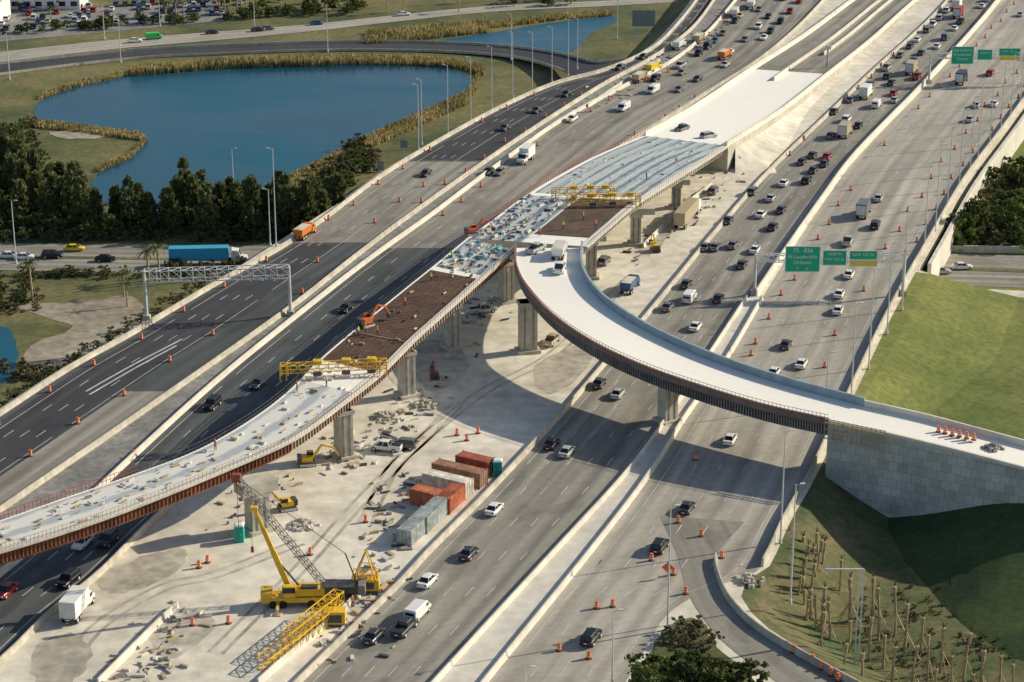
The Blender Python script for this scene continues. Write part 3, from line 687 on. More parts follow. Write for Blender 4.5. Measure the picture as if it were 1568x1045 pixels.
# ------------------------------------------------------------------ traffic drums
db=MB()
for z0,z1,r0,r1,m in((0,.08,.42,.42,tyre),(.08,.4,.3,.29,orange),(.4,.48,.29,.28,white),(.48,.7,.28,.27,orange),(.7,.77,.27,.26,white),(.77,1.1,.26,.22,orange)): db.beam((0,0,z0),(0,0,z1),r0,m,10,r1)
drum=db.mesh('drum')
def D(x,y,z=.04): inst('traffic_drum',drum,(x,y,z),0,1.08)
def drums(l1,l2,t,ya,yb,gap,j=.3):
    y=yw(ya)
    while y<yw(yb):
        if R.random()>.2: D(mix(l1,l2,t,y)+R.uniform(-j,j),y+R.uniform(-2,2))
        y+=gap
drums(A_L,A_R,.10,760,130,15); drums(A_L,A_R,.66,760,250,15); drums(A_L,A_R,.9,480,130,13)
drums(D_L,D_R,.14,560,0,13); drums(D_L,D_R,.72,600,0,14); drums(D_L,D_R,.9,420,0,12); drums(D_L,D_R,.38,1000,760,14); drums(D_L,D_R,.58,1000,800,12)
drums(B_L,B_R,.12,330,60,12); drums(B_L,B_R,.95,330,150,10); drums(C_L,C_R,.03,260,60,14)
for x,y in ((1245,1010),(1258,1020),(1272,1030),(1283,1038),(1215,995),(1437,662),(1447,664),(1458,667),(1469,669),(1480,672),(1491,674)):
    if y<700: p=G(x,y,8.6); D(p.x,p.y,8.6)
    else: p=G(x,y+5); D(p.x,p.y)
for x,y in((305,870),(318,862),(350,955),(295,958),(475,850),(700,667),(732,664),(715,675),(1050,910),(1105,855),(1150,545),(205,700),(560,800),(1065,705)): p=G(x,y); D(p.x,p.y)
# ------------------------------------------------------------------ poles
def lamp(px,yt,yb,z=0,arm=1,name='street_lamp'):
    p=G(px,yb,z); h=hgt(px,yb,yt,z); mb=MB()
    mb.beam((0,0,0),(0,0,h),.15,steel,8,.085); mb.beam((0,0,0),(0,0,.7),.3,steel,8,.26)
    mb.beam((0,0,h-.3),(arm*.7,0,h+.1),.06,steel); mb.box((arm*.95,0,h+.12),(.7,.32,.14),steel)
    o=mb.obj(name); o.location=p
for a in [(1022,775,965),(937,935,1070),(1195,660,832),(1210,742,925),(1303,465,614),(1265,540,612),(1330,412,565),(1358,372,512),(1381,315,475),(1415,255,382),(1432,222,355),(1450,195,320),(1468,168,290),(1485,148,265),(1497,128,248),(1515,112,222),(1532,96,202),(1547,82,182),(1562,60,162),(804,1022,1200)]: lamp(*a)
for a in [(423,228,377),(414,290,377),(641,130,230),(646,122,222),(686,100,206),(721,88,186),(753,72,168),(785,50,150),(815,50,142),(845,42,126),(870,30,116),(884,28,106),(783,22,92)]: lamp(*a,0,-1)
for a in [(25,308,404,-6),(502,14,80,-6),(185,20,96,-6),(15,50,122,-6),(358,228,300,-6),(390,0,44,-6),(160,5,60,-6),(245,0,40,-6),(945,0,60,-6)]: lamp(*a)
# ------------------------------------------------------------------ gantries and signs
def text(s,par,loc,size):
    c=bpy.data.curves.new('sign_text','FONT'); c.body=s; c.size=size; c.align_x='CENTER'; c.align_y='CENTER'; c.extrude=.01
    o=bpy.data.objects.new('sign_text',c); COL.objects.link(o); o.rotation_euler=(math.pi/2,0,0); o.location=loc; o.data.materials.append(white); o.parent=par
def gantry(pA,pB,h,signs,td=1.4,tw=1.4):
    e=empty('highway_sign_gantry',pA); mb=MB()
    d=pB-pA
    for q in(Vector((0,0,0)),d):
        mb.beam(q,q+Vector((0,0,h+td)),.38,steel,8,.28); mb.box((q.x,q.y,.5),(1.4,1.4,1.0),conc)
    mb.lattice(Vector((0,0,h+td/2)),d+Vector((0,0,h+td/2)),tw,td,max(6,int(d.length/2.2)),.11,steel)
    mb.obj('truss',e)
    for (px,py,w,hh,m,lines) in signs:
        dd=ray(px,py); yb=pA.y-1.2; t=yb/dd.y; P=Vector((dd.x*t,yb,CH+dd.z*t))-pA
        sb=MB(); sb.box((P.x,P.y,P.z),(w,.12,hh),white); sb.box((P.x,P.y-.06,P.z),(w-.25,.06,hh-.25),m)
        for k in(-.3,.3): sb.beam((P.x+k*w,P.y+.1,P.z-hh/2),(P.x+k*w,P.y+.1,P.z+hh/2),.08,steel)
        sb.obj('sign_panel',e)
        for (s,dz,sz) in lines: text(s,e,(P.x,P.y-.12,P.z+dz),sz)
gantry(G(1155,452),G(1382,452),7.2,[(1229,397,7.0,5.4,green,[('75   826',1.8,1.2),('Ft Lauderdale',.5,1.05),('Orlando',-.7,1.05),('v     v',-1.9,1.0)]),(1278,395,4.8,3.2,green,[('NORTH',.8,.8),('NW 103 St',-.3,.8)]),(1322,391,5.6,1.9,green,[('NW 103 St',.1,.95)]),(1322,403.5,5.6,1.3,signy,[('EXIT ONLY',0,.8)])])
gantry(G(1422,128),G(1592,128),7.2,[(1474,85,6.2,5.0,green,[('826 NORTH',1.4,1.0),('Ft Lauderdale',.2,.9),('Orlando',-1.0,.9)]),(1508,84,4.2,3.0,green,[('NORTH',.5,.8)]),(1546,80,6,2.2,green,[('NW 122 St',.2,.9)]),(1546,89.5,5.6,1.2,signy,[])])
gantry(G(225,490),G(445,483),8.0,[],2.2,2.2)
sgb=mat('sign_back',(.22,.25,.24),.6,.1,1)
e=MB(); p=G(985,55)
for k in(-2,2): e.beam(p+Vector((k,0,0)),p+Vector((k,0,7)),.15,steel)
e.box((p.x,p.y-.2,5.5),(7,.15,5),sgb); e.obj('road_sign')
e=MB(); p=G(583,270); e.beam(p,p+Vector((0,0,2)),.1,steel); e.box((p.x,p.y-.1,2.6),(1.6,.1,2.4),sgb); e.obj('road_sign')
e=MB(); p=G(619,240); e.beam(p,p+Vector((0,0,3)),.1,steel); e.box((p.x,p.y-.1,3.2),(1.8,.1,2.0),sgb); e.obj('road_sign')
e=MB(); p=G(1308,1022,-5); h=hgt(1308,1022,872,-5)
for k in(0,.9): e.beam(p+Vector((k*.6,0,-1)),p+Vector((k*.6,0,h)),.13,steel)
e.beam(p+Vector((.5,0,h)),p+Vector((-4.8,0,h)),.14,steel); e.box((p.x-4.2,p.y,p.z+h-.2),(1.0,.4,.3),steel); e.obj('camera_pole')
e=MB(); p=G(1266,112); e.beam(p,p+Vector((0,0,8)),.3,conc,8); e.box((p.x,p.y,7.5),(1.6,1,1.2),steel); e.obj('gantry_column')
e=MB(); p=G(1022,885); e.beam(p+Vector((0,.3,0)),p+Vector((0,.3,1.4)),.06,steel); e.add([p+Vector(v) for v in((-.9,0,1.7),(0,0,.8),(.9,0,1.7),(0,0,2.6))],[(0,1,2,3)],orange); e.obj('roadwork_sign')
# ------------------------------------------------------------------ site equipment
def container(px,py,c,rz,L=12,z=0):
    p=G(px,py,z); m=mat('container_'+c,PC.get(c,(.5,.1,.05)),.6,.2,.4,scale2=1); mb=MB()
    mb.box((0,0,1.35),(L,2.4,2.5),m)
    for i in range(int(L/.5)):
        for s in(-1,1): mb.box((-L/2+.4+i*.5,s*1.22,1.35),(.22,.06,2.3),m)
        mb.box((-L/2+.4+i*.5,0,2.62),(.22,2.2,.05),m)
    for x in(-L/2,L/2):
        for s in(-1,1): mb.box((x,s*1.18,1.35),(.18,.18,2.72),m)
    mb.box((-L/2-.04,0,1.35),(.06,.06,2.3),steel)
    for s in(-.6,.6): mb.box((-L/2-.05,s,1.35),(.05,.05,2.3),steel)
    o=mb.obj('shipping_container'); o.location=p; o.rotation_euler=(0,0,rz)
PC['cred']=(.36,.09,.06);PC['corg']=(.50,.15,.07);PC['cwht']=(.66,.62,.52);PC['cgry']=(.38,.42,.40);PC['cbrn']=(.32,.16,.10)
hr=ra(68)
container(638,818,'cgry',hr,9); container(660,800,'cgry',hr,8); container(663,775,'corg',ra(150),7); container(690,775,'corg',hr,6); container(686,752,'cwht',ra(150),8); container(704,737,'cbrn',ra(150),9)
container(728,722,'cred',ra(150),6)
def toilet(px,py):
    p=G(px,py); mb=MB(); mb.box((0,0,1.05),(1.15,1.15,2.1),portam); mb.box((0,0,2.2),(1.25,1.25,.18),white,taper=.7); mb.box((0,-.59,1.0),(.8,.04,1.8),mat('toilet_door',(.0,.3,.24),.5)); mb.box((.25,-.63,1.1),(.12,.03,.1),white)
    o=mb.obj('portable_toilet'); o.location=p; o.scale=(1.25,1.25,1.25)
for a in((367,828),(762,728),(1129,256)): toilet(*a)
def tracks(mb,L,w):
    for s in(-1,1):
        mb.box((0,s*w/2,.5),(L,.7,.9),steeld,taper=1,taperx=.85)
        for i in range(6): mb.beam((-L/2+.5+i*(L-1)/5,s*(w/2+.36),.42),(-L/2+.5+i*(L-1)/5,s*(w/2+.4),.42),.3,steel,8)
def crane():
    p=G(462,925); e=empty('mobile_crane',p); mb=MB()
    mb.box((0,0,1.2),(11,2.6,.7),yel); mb.box((0,0,.75),(10.4,1.4,.3),steeld); mb.box((-4.9,0,1.7),(1.6,2.5,1.4),yel); mb.box((-5.2,0,2.05),(1.1,2.2,.6),glass)
    for x in(-4,-2.6,1.5,3.0,4.4):
        for s in(-1,1): mb.beam((x,s*.9,.6),(x,s*1.4,.6),.6,tyre,12)
    for x in(-3.3,4.9):
        mb.box((x,0,.8),(.4,7,.35),yel)
        for s in(-1,1): mb.beam((x,s*3.4,0),(x,s*3.4,1),.15,steel); mb.box((x,s*3.4,.08),(.9,.9,.16),wood)
    mb.box((1.6,0,2.3),(5,2.3,1.1),yel); mb.box((1.2,-.6,3.0),(2.4,.9,.4),steeld); mb.box((4.2,0,2.4),(1.6,2.6,1.6),steeld); mb.box((-1.6,-1.0,2.6),(1.8,1.0,1.7),yel); mb.box((-1.7,-1.0,2.85),(1.85,1.06,.8),glass)
    h=hgt(400,925,778); tip=Vector((-6.2,0,h)); b0=Vector((-1.8,.4,2.6))
    d=tip-b0
    mb.beam(b0,b0+d*.45,.55,yel); mb.beam(b0+d*.4,b0+d*.75,.43,yel); mb.beam(b0+d*.7,tip,.33,yel); mb.beam((-.2,.4,2.6),b0+d*.35,.16,steeld)
    mb.box(tuple(tip),(1,.7,.7),yel); mb.beam(tip+Vector((-.5,0,0)),tip+Vector((-.5,0,-6)),.04,steeld); mb.box(tuple(tip+Vector((-.5,0,-6.3))),(.4,.4,.8),red)
    mb.obj('crane_body',e); e.rotation_euler=(0,0,ra(3))
crane()
def crawler():
    p=G(520,915); e=empty('crawler_crane',p); mb=MB(); tracks(mb,6,3.6)
    mb.box((.8,0,1.7),(5,2.6,1.1),steeld); mb.box((3.3,0,1.8),(1.0,2.9,1.5),conc_g); mb.box((-1.6,-1.1,2.0),(1.6,1.1,1.5),yel); mb.box((-1.75,-1.1,2.2),(1.5,1.16,.8),glass)
    tip=Vector((-14.5,3,17.5)); mb.lattice((-2,0,1.8),tip,.8,.8,22,.055,steeld)
    mb.beam((2.5,0,2.5),(1,0,7),.12,steeld); mb.beam((1,0,7),tip,.05,steeld); mb.box(tuple(tip),(1.2,.8,1.2),red); mb.beam(tip,tip+Vector((0,0,-8)),.05,steeld)
    mb.obj('crane_body',e)
crawler()
def excavator(px,py,z,rz,m,s=1):
    p=G(px,py,z); mb=MB(); tracks(mb,3.6,2.2)
    mb.box((-.3,0,1.5),(3,2.3,1.0),m); mb.box((.7,.7,2.1),(1.3,.9,1.4),m); mb.box((.75,.7,2.3),(1.35,.95,.8),glass); mb.box((-1.5,0,1.6),(.8,2.34,1.1),steeld)
    mb.beam((1.1,-.2,1.6),(3.2,-.2,4.4),.28,m); mb.beam((3.2,-.2,4.4),(5.4,-.2,3.6),.24,m); mb.beam((5.4,-.2,3.6),(6.6,-.2,1.6),.2,m); mb.box((6.6,-.2,1.2),(.9,1.0,.9),steeld,taper=1.2)
    mb.beam((1.8,-.2,1.6),(2.6,-.2,3.2),.1,steel)
    o=mb.obj('excavator'); o.location=p; o.rotation_euler=(0,0,rz); o.scale=(s,s,s)
exo=mat('excavator_orange',(.75,.16,.04),.5,.1,.5)
excavator(560,500,11,ra(40),exo,.8); excavator(722,360,11.5,ra(20),exo,.7)
excavator(440,780,0,ra(200),yel,.8); excavator(665,580,0,ra(100),red,.6); excavator(1003,385,0,ra(100),yel,.7); excavator(470,712,0,ra(10),yel,.8)
def lat(pts,w,m=yel,name='lattice_boom_section',zz=1.1):
    mb=MB(); a=G(*pts[0]); b=G(*pts[1]); a.z=b.z=zz
    mb.lattice(a,b,w,w,max(5,int((b-a).length/1.5)),.09,m); return mb.obj(name)
lat(((405,1028),(505,950)),2.0); lat(((440,1005),(520,940)),1.6,zz=2.9)
mb=MB(); mb.box((0,0,1.3),(4,2.2,1.6),yel); mb.box((0,0,.2),(4.6,2.6,.4),steeld); mb.box((0,-1.12,1.3),(2.6,.05,1.0),steeld)
for s in(-1,1): mb.beam((-1.6,s*1.1,2.1),(.2,s*.4,6.5),.1,yel); mb.beam((1.6,s*1.1,2.1),(.2,s*.4,6.5),.1,yel); mb.beam((-1,s*1.0,4),(1,s*1.0,4),.08,yel)
mb.lattice((-1.8,0,2.6),(1.8,0,2.6),2.2,.8,4,.06,yel)
o=mb.obj('hydraulic_power_unit'); o.location=G(560,905)
mb=MB(); mb.box((0,0,1.2),(3,2,2),yel); mb.box((0,0,.15),(3.2,2.2,.3),steeld); mb.box((0,-1.02,1.2),(2,.04,1.2),steeld); o=mb.obj('generator'); o.location=G(513,955)
def screed(pA,pB):
    mb=MB(); pA=pA+Vector((0,0,1.8)); pB=pB+Vector((0,0,1.8))
    n=max(8,int((pB-pA).length/1.6)); mb.lattice(pA,pB,1.7,1.3,n,.085,yel)
    for q in(0,.06,.94,1):
        p=pA+(pB-pA)*q
        for s in(-1,1): mb.beam(p+Vector((0,s*1.0,.7)),p+Vector((0,s*1.2,-1.8)),.12,yel)
    for q in(.35,.62,.86):
        p=pA+(pB-pA)*q; mb.box((p.x,p.y,p.z+.9),(1.5,1.2,.6),yel); mb.box((p.x,p.y-.9,p.z-.9),(1.4,.6,.6),steeld); mb.beam((p.x,p.y,p.z+1),(p.x,p.y,p.z+2),.05,steeld)
    mb.obj('bridge_deck_paver')
screed(G(430,580,ZX),G(592,572,ZX)); screed(G(868,318,11.1),G(980,315,11.1)); screed(G(845,306,11.0),G(940,304,11.0))
def clutter(name,f,n,mats,smin,smax,hm=.55):
    mb=MB()
    for i in range(n):
        p,rz=f(); l=R.uniform(smin,smax); mb.box((p.x,p.y,p.z+.1+R.random()*.15),(l,l*R.uniform(.1,.4),R.uniform(.08,hm)),R.choice(mats),rz+R.choice([0,0,1.57,.3,-.2]))
    mb.obj(name)
def onp(pr,i0,i1,a0=.08,a1=.9,dz=.05):
    def f():
        i=R.randint(i0,i1-1); a,b=pr[i]; c,d=pr[i+1]; t=R.uniform(a0,a1); u=R.random()
        p=(a+(b-a)*t)*(1-u)+(c+(d-c)*t)*u; return p+Vector((0,0,dz)),math.atan2((c-a).y,(c-a).x)
    return f
clutter('formwork_lumber',onp(Xp,0,62),150,[wood,steel,conc_w,conc_w,conc_g,wood],.2,1.5,.35)
clutter('formwork_lumber',onp(Xp,87,96),80,[teal,steel,blue,conc_w,steeld,wood],.3,1.8)
clutter('formwork_lumber',onp(Cp,0,17,.03,.44),120,[teal,blue,steel,blue,conc_w,steeld,steeld,wood],.3,2.0)
clutter('deck_materials',onp(Cp,17,40),36,[steel,conc_w,conc_g,wood,steeld],.3,1.5,.3)
clutter('deck_materials',onp(Xp,64,87,.05,.9),26,[steeld,wood,steel],.3,1.3)
def area(pts):
    P=[G(x,y) for x,y in pts]
    def f():
        i=R.randint(0,len(P)-2); p=P[i]+(P[i+1]-P[i])*R.random(); return Vector((p.x+R.gauss(0,2.2),p.y+R.gauss(0,5),0)),R.random()*3
    return f
for pts,n,ms,s1 in (([(600,640),(650,620),(560,690),(470,710)],120,[wood,conc,conc_g,steel,dirt,steeld],2.2),([(600,850),(560,930),(510,990)],80,[wood,conc,conc_g,steeld,steel],2.2),([(200,1030),(240,1010),(280,940)],80,[wood,conc,conc_g,dirt],1.8),([(720,480),(760,470),(660,600)],40,[wood,conc,steeld,conc_g],2),([(1050,320),(1100,270),(960,400),(1180,220)],80,[wood,conc,steeld,conc_g],2),([(890,170),(960,130),(1060,70),(1120,20)],110,[wood,conc,steeld,conc_g,orange,conc_w],2.6),([(480,635),(350,790),(430,750)],40,[wood,conc,steeld],1.6),([(640,720),(600,780),(600,830)],50,[wood,conc,steeld,conc_g],2)):
    clutter('construction_debris',area(pts),n,ms,.3,s1)
def rubble(px,py,z,r,m,n=60):
    mb=MB(); p=G(px,py,z)
    for i in range(n):
        a=R.random()*6.28; q=r*math.sqrt(R.random()); s=R.uniform(.3,.9); mb.box((p.x+math.cos(a)*q,p.y+math.sin(a)*q,z+max(0,(r-q))*.45),(s,s*.8,s*.7),m,R.random()*3,taper=.6)
    mb.obj('rubble_pile')
rubble(465,805,0,2.4,conc_w); rubble(650,622,0,2.6,conc); rubble(1520,688,8,1.8,conc_g,40); rubble(590,640,0,2.5,conc)
rubble(1148,890,0,2.2,conc,30)
# ------------------------------------------------------------------ people
def person_mesh(vest):
    me=bpy.data.meshes.new('w')
    J=[(0,0,.95),(0,0,1.2),(0,0,1.42),(0,0,1.52),(0,.01,1.62),(0,.0,1.74),(-.2,0,1.4),(-.27,.05,1.14),(-.22,-.2,.98),(.2,0,1.4),(.28,.0,1.13),(.24,-.18,.95),(-.1,0,.9),(-.12,-.03,.5),(-.13,.02,.08),(-.13,-.14,.05),(.1,0,.9),(.14,.0,.5),(.15,.06,.08),(.15,-.1,.05)]
    Ed=[(0,1),(1,2),(2,3),(3,4),(4,5),(2,6),(6,7),(7,8),(2,9),(9,10),(10,11),(0,12),(12,13),(13,14),(14,15),(0,16),(16,17),(17,18),(18,19)]
    Rr=[.15,.16,.15,.06,.1,.09,.07,.05,.04,.07,.05,.04,.1,.07,.05,.05,.1,.07,.05,.05]
    me.from_pydata(J,Ed,[]); o=bpy.data.objects.new('w',me); COL.objects.link(o)
    o.modifiers.new('s','SKIN')
    for i,r in enumerate(Rr): me.skin_vertices[0].data[i].radius=(r,r*.8)
    me.skin_vertices[0].data[0].use_root=True
    ss=o.modifiers.new('u','SUBSURF'); ss.levels=1
    dg=bpy.context.evaluated_depsgraph_get(); out=bpy.data.meshes.new_from_object(o.evaluated_get(dg))
    bpy.data.objects.remove(o)
    out.materials.clear()
    for m in(vest,denim,skin,white): out.materials.append(m)
    for p in out.polygons:
        z=p.center.z; ax=abs(p.center.x)
        p.material_index=3 if z>1.66 else 2 if z>1.5 else 1 if (z<.92 and ax<.2) else 2 if (ax>.2 and z<1.2) else 0
        p.use_smooth=True
    return out
pm=[person_mesh(hiviz),person_mesh(orange)]
for i,(x,y,z) in enumerate([(560,512,ZX),(578,514,ZX),(549,515,ZX),(620,470,ZX),(692,398,ZX),(826,362,11.5),(862,352,11.5),(893,338,11.4),(806,345,11.5),(912,350,11.5),(935,312,11.0),(775,350,11.5),(660,432,ZX),(455,600,ZX),(500,592,ZX),(330,690,ZX),(905,300,10.6),(990,275,9.7),(465,905,0),(540,930,0)]):
    inst('construction_worker',pm[i%2],G(x,y,z+.06),R.random()*6,1.1)
# ------------------------------------------------------------------ vegetation
def rv(): 
    v=Vector((R.gauss(0,1),R.gauss(0,1),R.gauss(0,1))); return v.normalized()
def leafq(mb,c,s,m,el=1.0,up=None):
    a=rv() if up is None else (up+rv()*.5).normalized(); b=a.cross(rv()).normalized()
    a=a*s*el; b=b*s*.5
    mb.add([c-a*.5-b,c-a*.5+b,c+a*.6+b*.5,c+a*.6-b*.6],[(0,1,2,3)],m)
def broad(h,w,n=42,k=40,ls=.42,m=None,low=.25):
    m=m or leafA; mb=MB(); mb.beam((0,0,0),(0,0,h*.45),.28,bark,7,.18)
    for i in range(n):
        a=R.random()*6.28; r=math.sqrt(R.random())*w/2; zz=R.random()
        zt=h*(low+(1-low)*zz); rr=r*math.sin(math.pi*min(.95,.25+zz*.7))**.6*R.uniform(.6,1.2)
        c=Vector((math.cos(a)*rr,math.sin(a)*rr,zt*R.uniform(.88,1.05)))
        if i%4==0: mb.beam((0,0,h*.3),c,.1,bark,4,.03)
        cr=R.uniform(.4,1.15)*w*.105
        for j in range(k):
            d=rv(); leafq(mb,c+Vector((d.x,d.y,d.z*.7))*cr*R.uniform(.5,1.15),ls*R.uniform(.6,1.4),m)
    return mb.mesh('broad')
def pine(h,w):
    mb=MB(); mb.beam((0,0,0),(R.uniform(-.4,.4),0,h*.95),.25,bark,6,.05)
    for i in range(80):
        t=R.random()**.8; z=h*(.12+.88*t); r=w/2*(1-t)**.6*R.uniform(.35,1.1)+.2; a=R.random()*6.28
        c=Vector((math.cos(a)*r,math.sin(a)*r,z)); 
        if i%3==0: mb.beam((0,0,z-r*.5),c,.06,bark,4,.02)
        for j in range(18): leafq(mb,c+rv()*R.uniform(.1,.7),R.uniform(.45,.9),leafB,1.1,Vector((math.cos(a)*.5,math.sin(a)*.5,.8)))
    return mb.mesh('pine')
def frond(mb,base,a,L,el,droop,m,wf=.22):
    d=Vector((math.cos(a)*math.cos(el),math.sin(a)*math.cos(el),math.sin(el))); p=base.copy(); pts=[p.copy()]
    for i in range(6):
        p=p+d*L/6; d=(d+Vector((0,0,-droop))).normalized(); pts.append(p.copy())
    sd=Vector((-math.sin(a),math.cos(a),0))
    for i in range(6):
        mb.beam(pts[i],pts[i+1],.04,m,3)
        for s in(-1,1):
            for q in(.2,.7):
                b=pts[i]+(pts[i+1]-pts[i])*q; wd=L*wf*(1-.12*i); t=b+sd*s*wd+(pts[i+1]-pts[i])*.8+Vector((0,0,-wd*.5))
                mb.add([b,b+(pts[i+1]-pts[i])*.4,t],[(0,1,2)],m)
def palm(h,L,n,el=.6,thin=.2,stake=False,droop=.28,wf=.22):
    mb=MB(); lean=Vector((R.uniform(-.5,.5),R.uniform(-.3,.3),0)); q=Vector((0,0,0))
    for i in range(4):
        q2=lean*((i+1)/4)**2+Vector((0,0,h*(i+1)/4)); mb.beam(q,q2,thin*(1.15-.06*i),palmbark,7,thin*(1.1-.06*i)); q=q2
    if stake: mb.beam(q-Vector((0,0,1.6)),q,thin*1.1,palmbark,7,thin*1.9)
    for i in range(n): frond(mb,q,i*2.4+R.random()*.4,L*R.uniform(.8,1.1),el+R.uniform(-.6,.5)*(0.4 if stake else 1),droop,leafP,wf)
    for i in range(n//2): frond(mb,q-Vector((0,0,.2)),i*2.1,L*.6,-.9,.1,palmbark,wf)
    if stake:
        for k in range(4):
            a=k*1.57+R.random(); mb.beam((math.cos(a)*2.0,math.sin(a)*2.0,0),(lean.x*.2,0,h*.5),.07,wood)
    return mb.mesh('palm')
TB=[broad(8,8),broad(7,9),broad(9,7),broad(6,7,34)]
TP=[pine(13,6),pine(15,6.5),pine(11,5)]
SH=[broad(3.2,4.5,18,28,.3,leafS,low=.1),broad(2.4,3.6,16,26,.28,leafS,low=.1)]
SG=[broad(3.2,4.5,18,28,.3,leafA,low=.1)]
PS=[palm(6.5,1.1,6,1.25,.17,True,.1,.13),palm(7.5,1.0,5,1.3,.16,True,.1,.12),palm(5.5,1.1,6,1.2,.17,True,.1,.13)]
PB=[palm(7,3,16,.5,.25),palm(9,3,18,.5,.25)]
def T(name,ms,px,py,z=-6.0,s=1,sj=.15):
    p=G(px,py,z) ; q=s*R.uniform(1-sj,1+sj); return inst(name,R.choice(ms),(p.x,p.y,z-.05),R.random()*6.28,(q*R.uniform(.9,1.1),q*R.uniform(.9,1.1),q))
for i in range(190):
    px=R.uniform(-60,530); py=R.uniform(300,367)
    if px>60 and py<326: continue
    if px>440 and py<342: continue
    T('broadleaf_tree',TB,px,py,s=R.uniform(.42,.7))
for i in range(20): T('broadleaf_tree',TB,R.uniform(-60,120),R.uniform(262,330),s=.65)
for px,py in [(100,338),(115,345),(85,330),(60,340),(130,352),(20,300),(40,318),(8,285),(300,350),(285,340),(310,345),(365,352),(378,345),(340,355),(402,352),(200,358),(230,355),(150,360),(495,355),(520,345),(470,362),(440,362),(260,360),(75,350),(35,345),(355,340),(388,360),(30,285),(55,300),(-10,300),(95,310),(118,320),(415,345),(430,352),(320,362),(275,350),(215,350),(180,350),(510,335)]: T('pine_tree',TP,px,py,s=.95)
for i in range(90):
    t=R.random(); px=440+t*120+R.gauss(0,14); py=352-t*105+R.gauss(0,8)-R.random()*20
    T('shrub',SH+SG,px,py,s=1.1)
for i in range(70): T('shrub',SH+SG,R.uniform(-30,420),R.uniform(362,370),s=.8)
for i in range(26): T('shrub',SH+SG,R.uniform(262,400),R.uniform(408,418),s=.7)
for i in range(46):
    t=R.random(); px=-20+t*330; py=640-.60*px-R.uniform(8,26); T('shrub',SH,px,py,-4.5,s=.55)
for px,py in[(50,460),(190,455),(228,430),(195,470),(245,432)]: T('palm_tree',PB,px,py,s=.85)
for i in range(30): T('shrub',SH+SG,R.uniform(-30,60),R.uniform(425,480),s=.8)
for i in range(40): T('shrub',SH+SG,R.uniform(-30,330),R.uniform(418,428),s=.6)
for i in range(22): T('shrub',SH,R.uniform(-30,90),R.uniform(560,600),s=.7)
for i in range(46):
    px=R.uniform(1465,1640); py=R.uniform(max(262,378-(px-1440)*1.35),384); T('broadleaf_tree',TB,px,py,s=.75)
for i in range(44):
    px=R.uniform(1448,1600); py=R.uniform(max(262,383-(px-1440)*1.3),384); T('shrub',SH,px,py,s=1.4)
for px,py in((1490,375),(1545,362),(1466,380)): T('broadleaf_tree',TB,px,py,s=1.1)
for px,py,s in((990,1058,.75),(1030,1070,.85),(1075,1065,.8),(1115,1075,.8),(1150,1080,.7),(1055,1090,.9),(1000,1090,.9),(1100,1100,.9),(1052,1062,.8),(1010,1062,.75)): T('broadleaf_tree',TB,px,py,0,s,.05)
for px,py in((1040,970),(1065,975),(1090,985),(1050,990),(1080,1000),(1030,985),(1070,960)): T('shrub',SH,px,py,0,.8)
for i in range(16): T('young_palm_tree',PS,1216+R.uniform(0,50),868+i*7+R.uniform(-12,25),-6,1)
for px,py in[(1205,850),(1228,862),(1258,878),(1285,905),(1300,940),(1335,935),(1345,965),(1370,960),(1385,990),(1410,985),(1330,1000),(1352,1012),(1300,990),(1270,975),(1240,950),(1255,1000),(1420,1030),(1440,1015),(1475,1030),(1455,1045),(1500,1050),(1530,1045),(1395,1045),(1365,1045),(1488,1065),(1550,1068),(1290,1040),(1318,1060),(1430,1072)]: T('young_palm_tree',PS,px,py+15,-6,1.0)
for i in range(110): T('shrub',SH,R.uniform(1180,1560),R.uniform(900,1080),-6,.32)
for i in range(200):
    px=R.uniform(-60,960); py=-px*.055+R.uniform(-40,58)
    if px<340 and R.random()<.4: continue
    if R.random()<.4: T('palm_tree',PB,px,py,s=.8)
    else: T('broadleaf_tree',TB,px,py,s=R.uniform(.45,.8))
for i in range(150): 
    px=R.uniform(-60,980); T('broadleaf_tree',TB,px,56-px*.07+R.uniform(-5,1) ,s=.42) if px<560 and R.random()<.6 else T('palm_tree',PB,px,R.uniform(-60,0)-px*.01,s=.7)
for i in range(60): T('shrub',SH+SG,R.uniform(-20,60),R.uniform(190,265),s=.8)
rb=MB()
def reeds(px0,px1,fy,n,spread,h):
    for i in range(n):
        px=R.uniform(px0,px1); py=fy(px)+R.uniform(-spread,spread); p=G(px,py,-6)
        hh=h*R.uniform(.4,1.2); a=R.random()*3.14; w=R.uniform(.12,.4); dx,dy=math.cos(a)*w,math.sin(a)*w; ln=R.uniform(-.4,.4)
        rb.add([p+Vector((-dx,-dy,0)),p+Vector((dx,dy,0)),p+Vector((dx*.4+ln,dy*.4,hh)),p+Vector((-dx*.8+ln,-dy*.6,hh*.8))],[(0,1,2,3)],reedm)
def interp(pts):
    def f(x):
        for (a,b),(c,d) in zip(pts,pts[1:]):
            if a<=x<=c: return b+(d-b)*(x-a)/(c-a)
        return pts[-1][1]
    return f
reeds(200,545,interp([(200,114),(350,102),(545,96)]),4500,4,2.4)
reeds(60,200,interp([(60,150),(120,130),(200,114)]),700,3,1.2)
reeds(545,740,interp([(545,95),(640,96),(700,100),(740,112)]),2200,5,1.8)
reeds(560,750,interp([(560,60),(650,52),(750,42)]),2600,9,1.8)
reeds(745,940,interp([(745,42),(860,28),(940,22)]),1100,3,1.5)
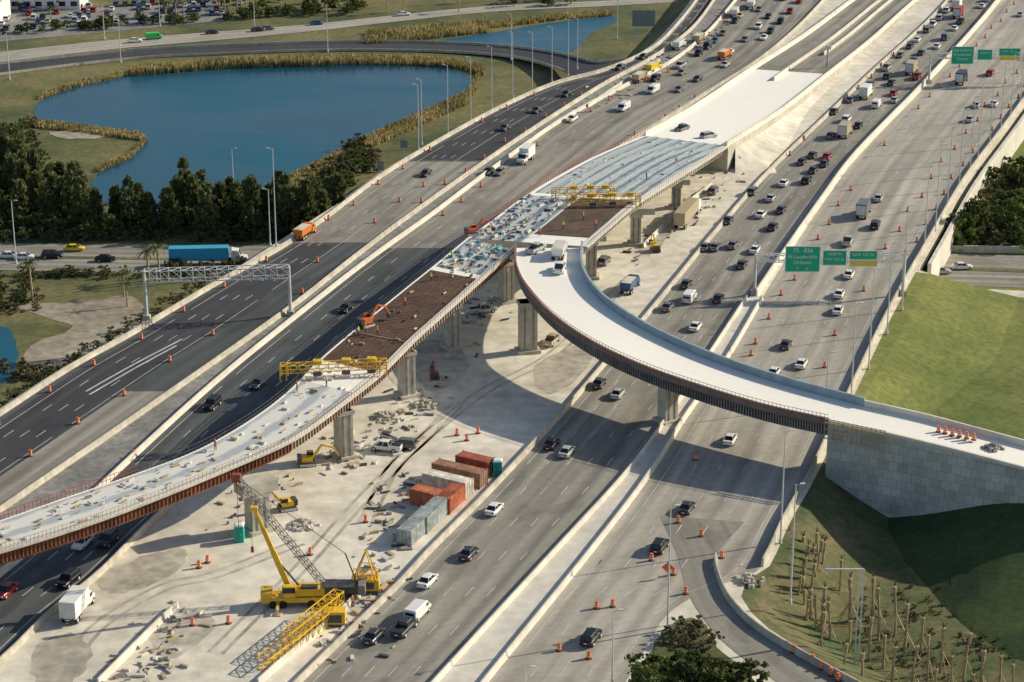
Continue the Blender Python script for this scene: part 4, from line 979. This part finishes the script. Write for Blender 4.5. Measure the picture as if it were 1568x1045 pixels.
reeds(440,735,interp([(440,285),(540,232),(600,204),(660,178),(715,152),(735,120)]),5200,9,1.5)
reeds(40,220,interp([(40,190),(120,198),(220,212)]),1300,5,1.2)
reeds(150,225,interp([(150,262),(200,240),(225,215)]),500,3,1.2)
rb.obj('reed_bed')
def building(px,py,w,d,h,st):
    p=G(px,py,-6); e=empty('white_building',p); mb=MB(); mb.box((0,0,h/2),(w,d,h),white); mb.box((0,0,h+.25),(w+.6,d+.6,.5),conc); mb.obj('walls',e)
    wb=MB()
    for s in range(st):
        for i in range(int(w/4)): wb.box((-w/2+2+i*4,-d/2-.02,2+s*3.4),(2.2,.12,1.6),glass)
    wb.box((0,-d/2-.04,1.2),(2,.1,2.4),steeld)
    wb.obj('windows',e)
building(40,8,40,16,9,2); building(-60,30,30,16,7,2); building(300,-30,60,20,8,2); building(700,-52,70,20,8,2)
# ------------------------------------------------------------------ light, sky, camera
EL=math.radians(27); d=Vector((-.93,-.34,0)).normalized()*math.cos(EL); d.z=-math.sin(EL)
sl=bpy.data.lights.new('sun','SUN'); sl.energy=5; sl.angle=math.radians(.5); sl.color=(1,.90,.70)
so=bpy.data.objects.new('sun',sl); COL.objects.link(so); so.rotation_euler=d.to_track_quat('-Z','Y').to_euler()
w=bpy.data.worlds.new('World'); SC.world=w; w.use_nodes=True; nt=w.node_tree
sk=nt.nodes.new('ShaderNodeTexSky'); sk.sky_type='NISHITA'; sk.sun_disc=False; sk.sun_elevation=EL; sk.sun_rotation=math.atan2(.93,.34)
bg=nt.nodes['Background']; bg.inputs[1].default_value=.11; nt.links.new(sk.outputs[0],bg.inputs[0])
cam=bpy.data.cameras.new('camera'); co=bpy.data.objects.new('camera',cam); COL.objects.link(co)
cam.sensor_width=36; cam.lens=36*F/1568; cam.clip_start=1; cam.clip_end=20000
co.location=(0,0,CH); co.rotation_euler=(math.pi/2-PT,0,0); SC.camera=co
SC.view_settings.view_transform='Standard'; SC.view_settings.look='None'; SC.view_settings.exposure=0
print('objects',len(bpy.data.objects))
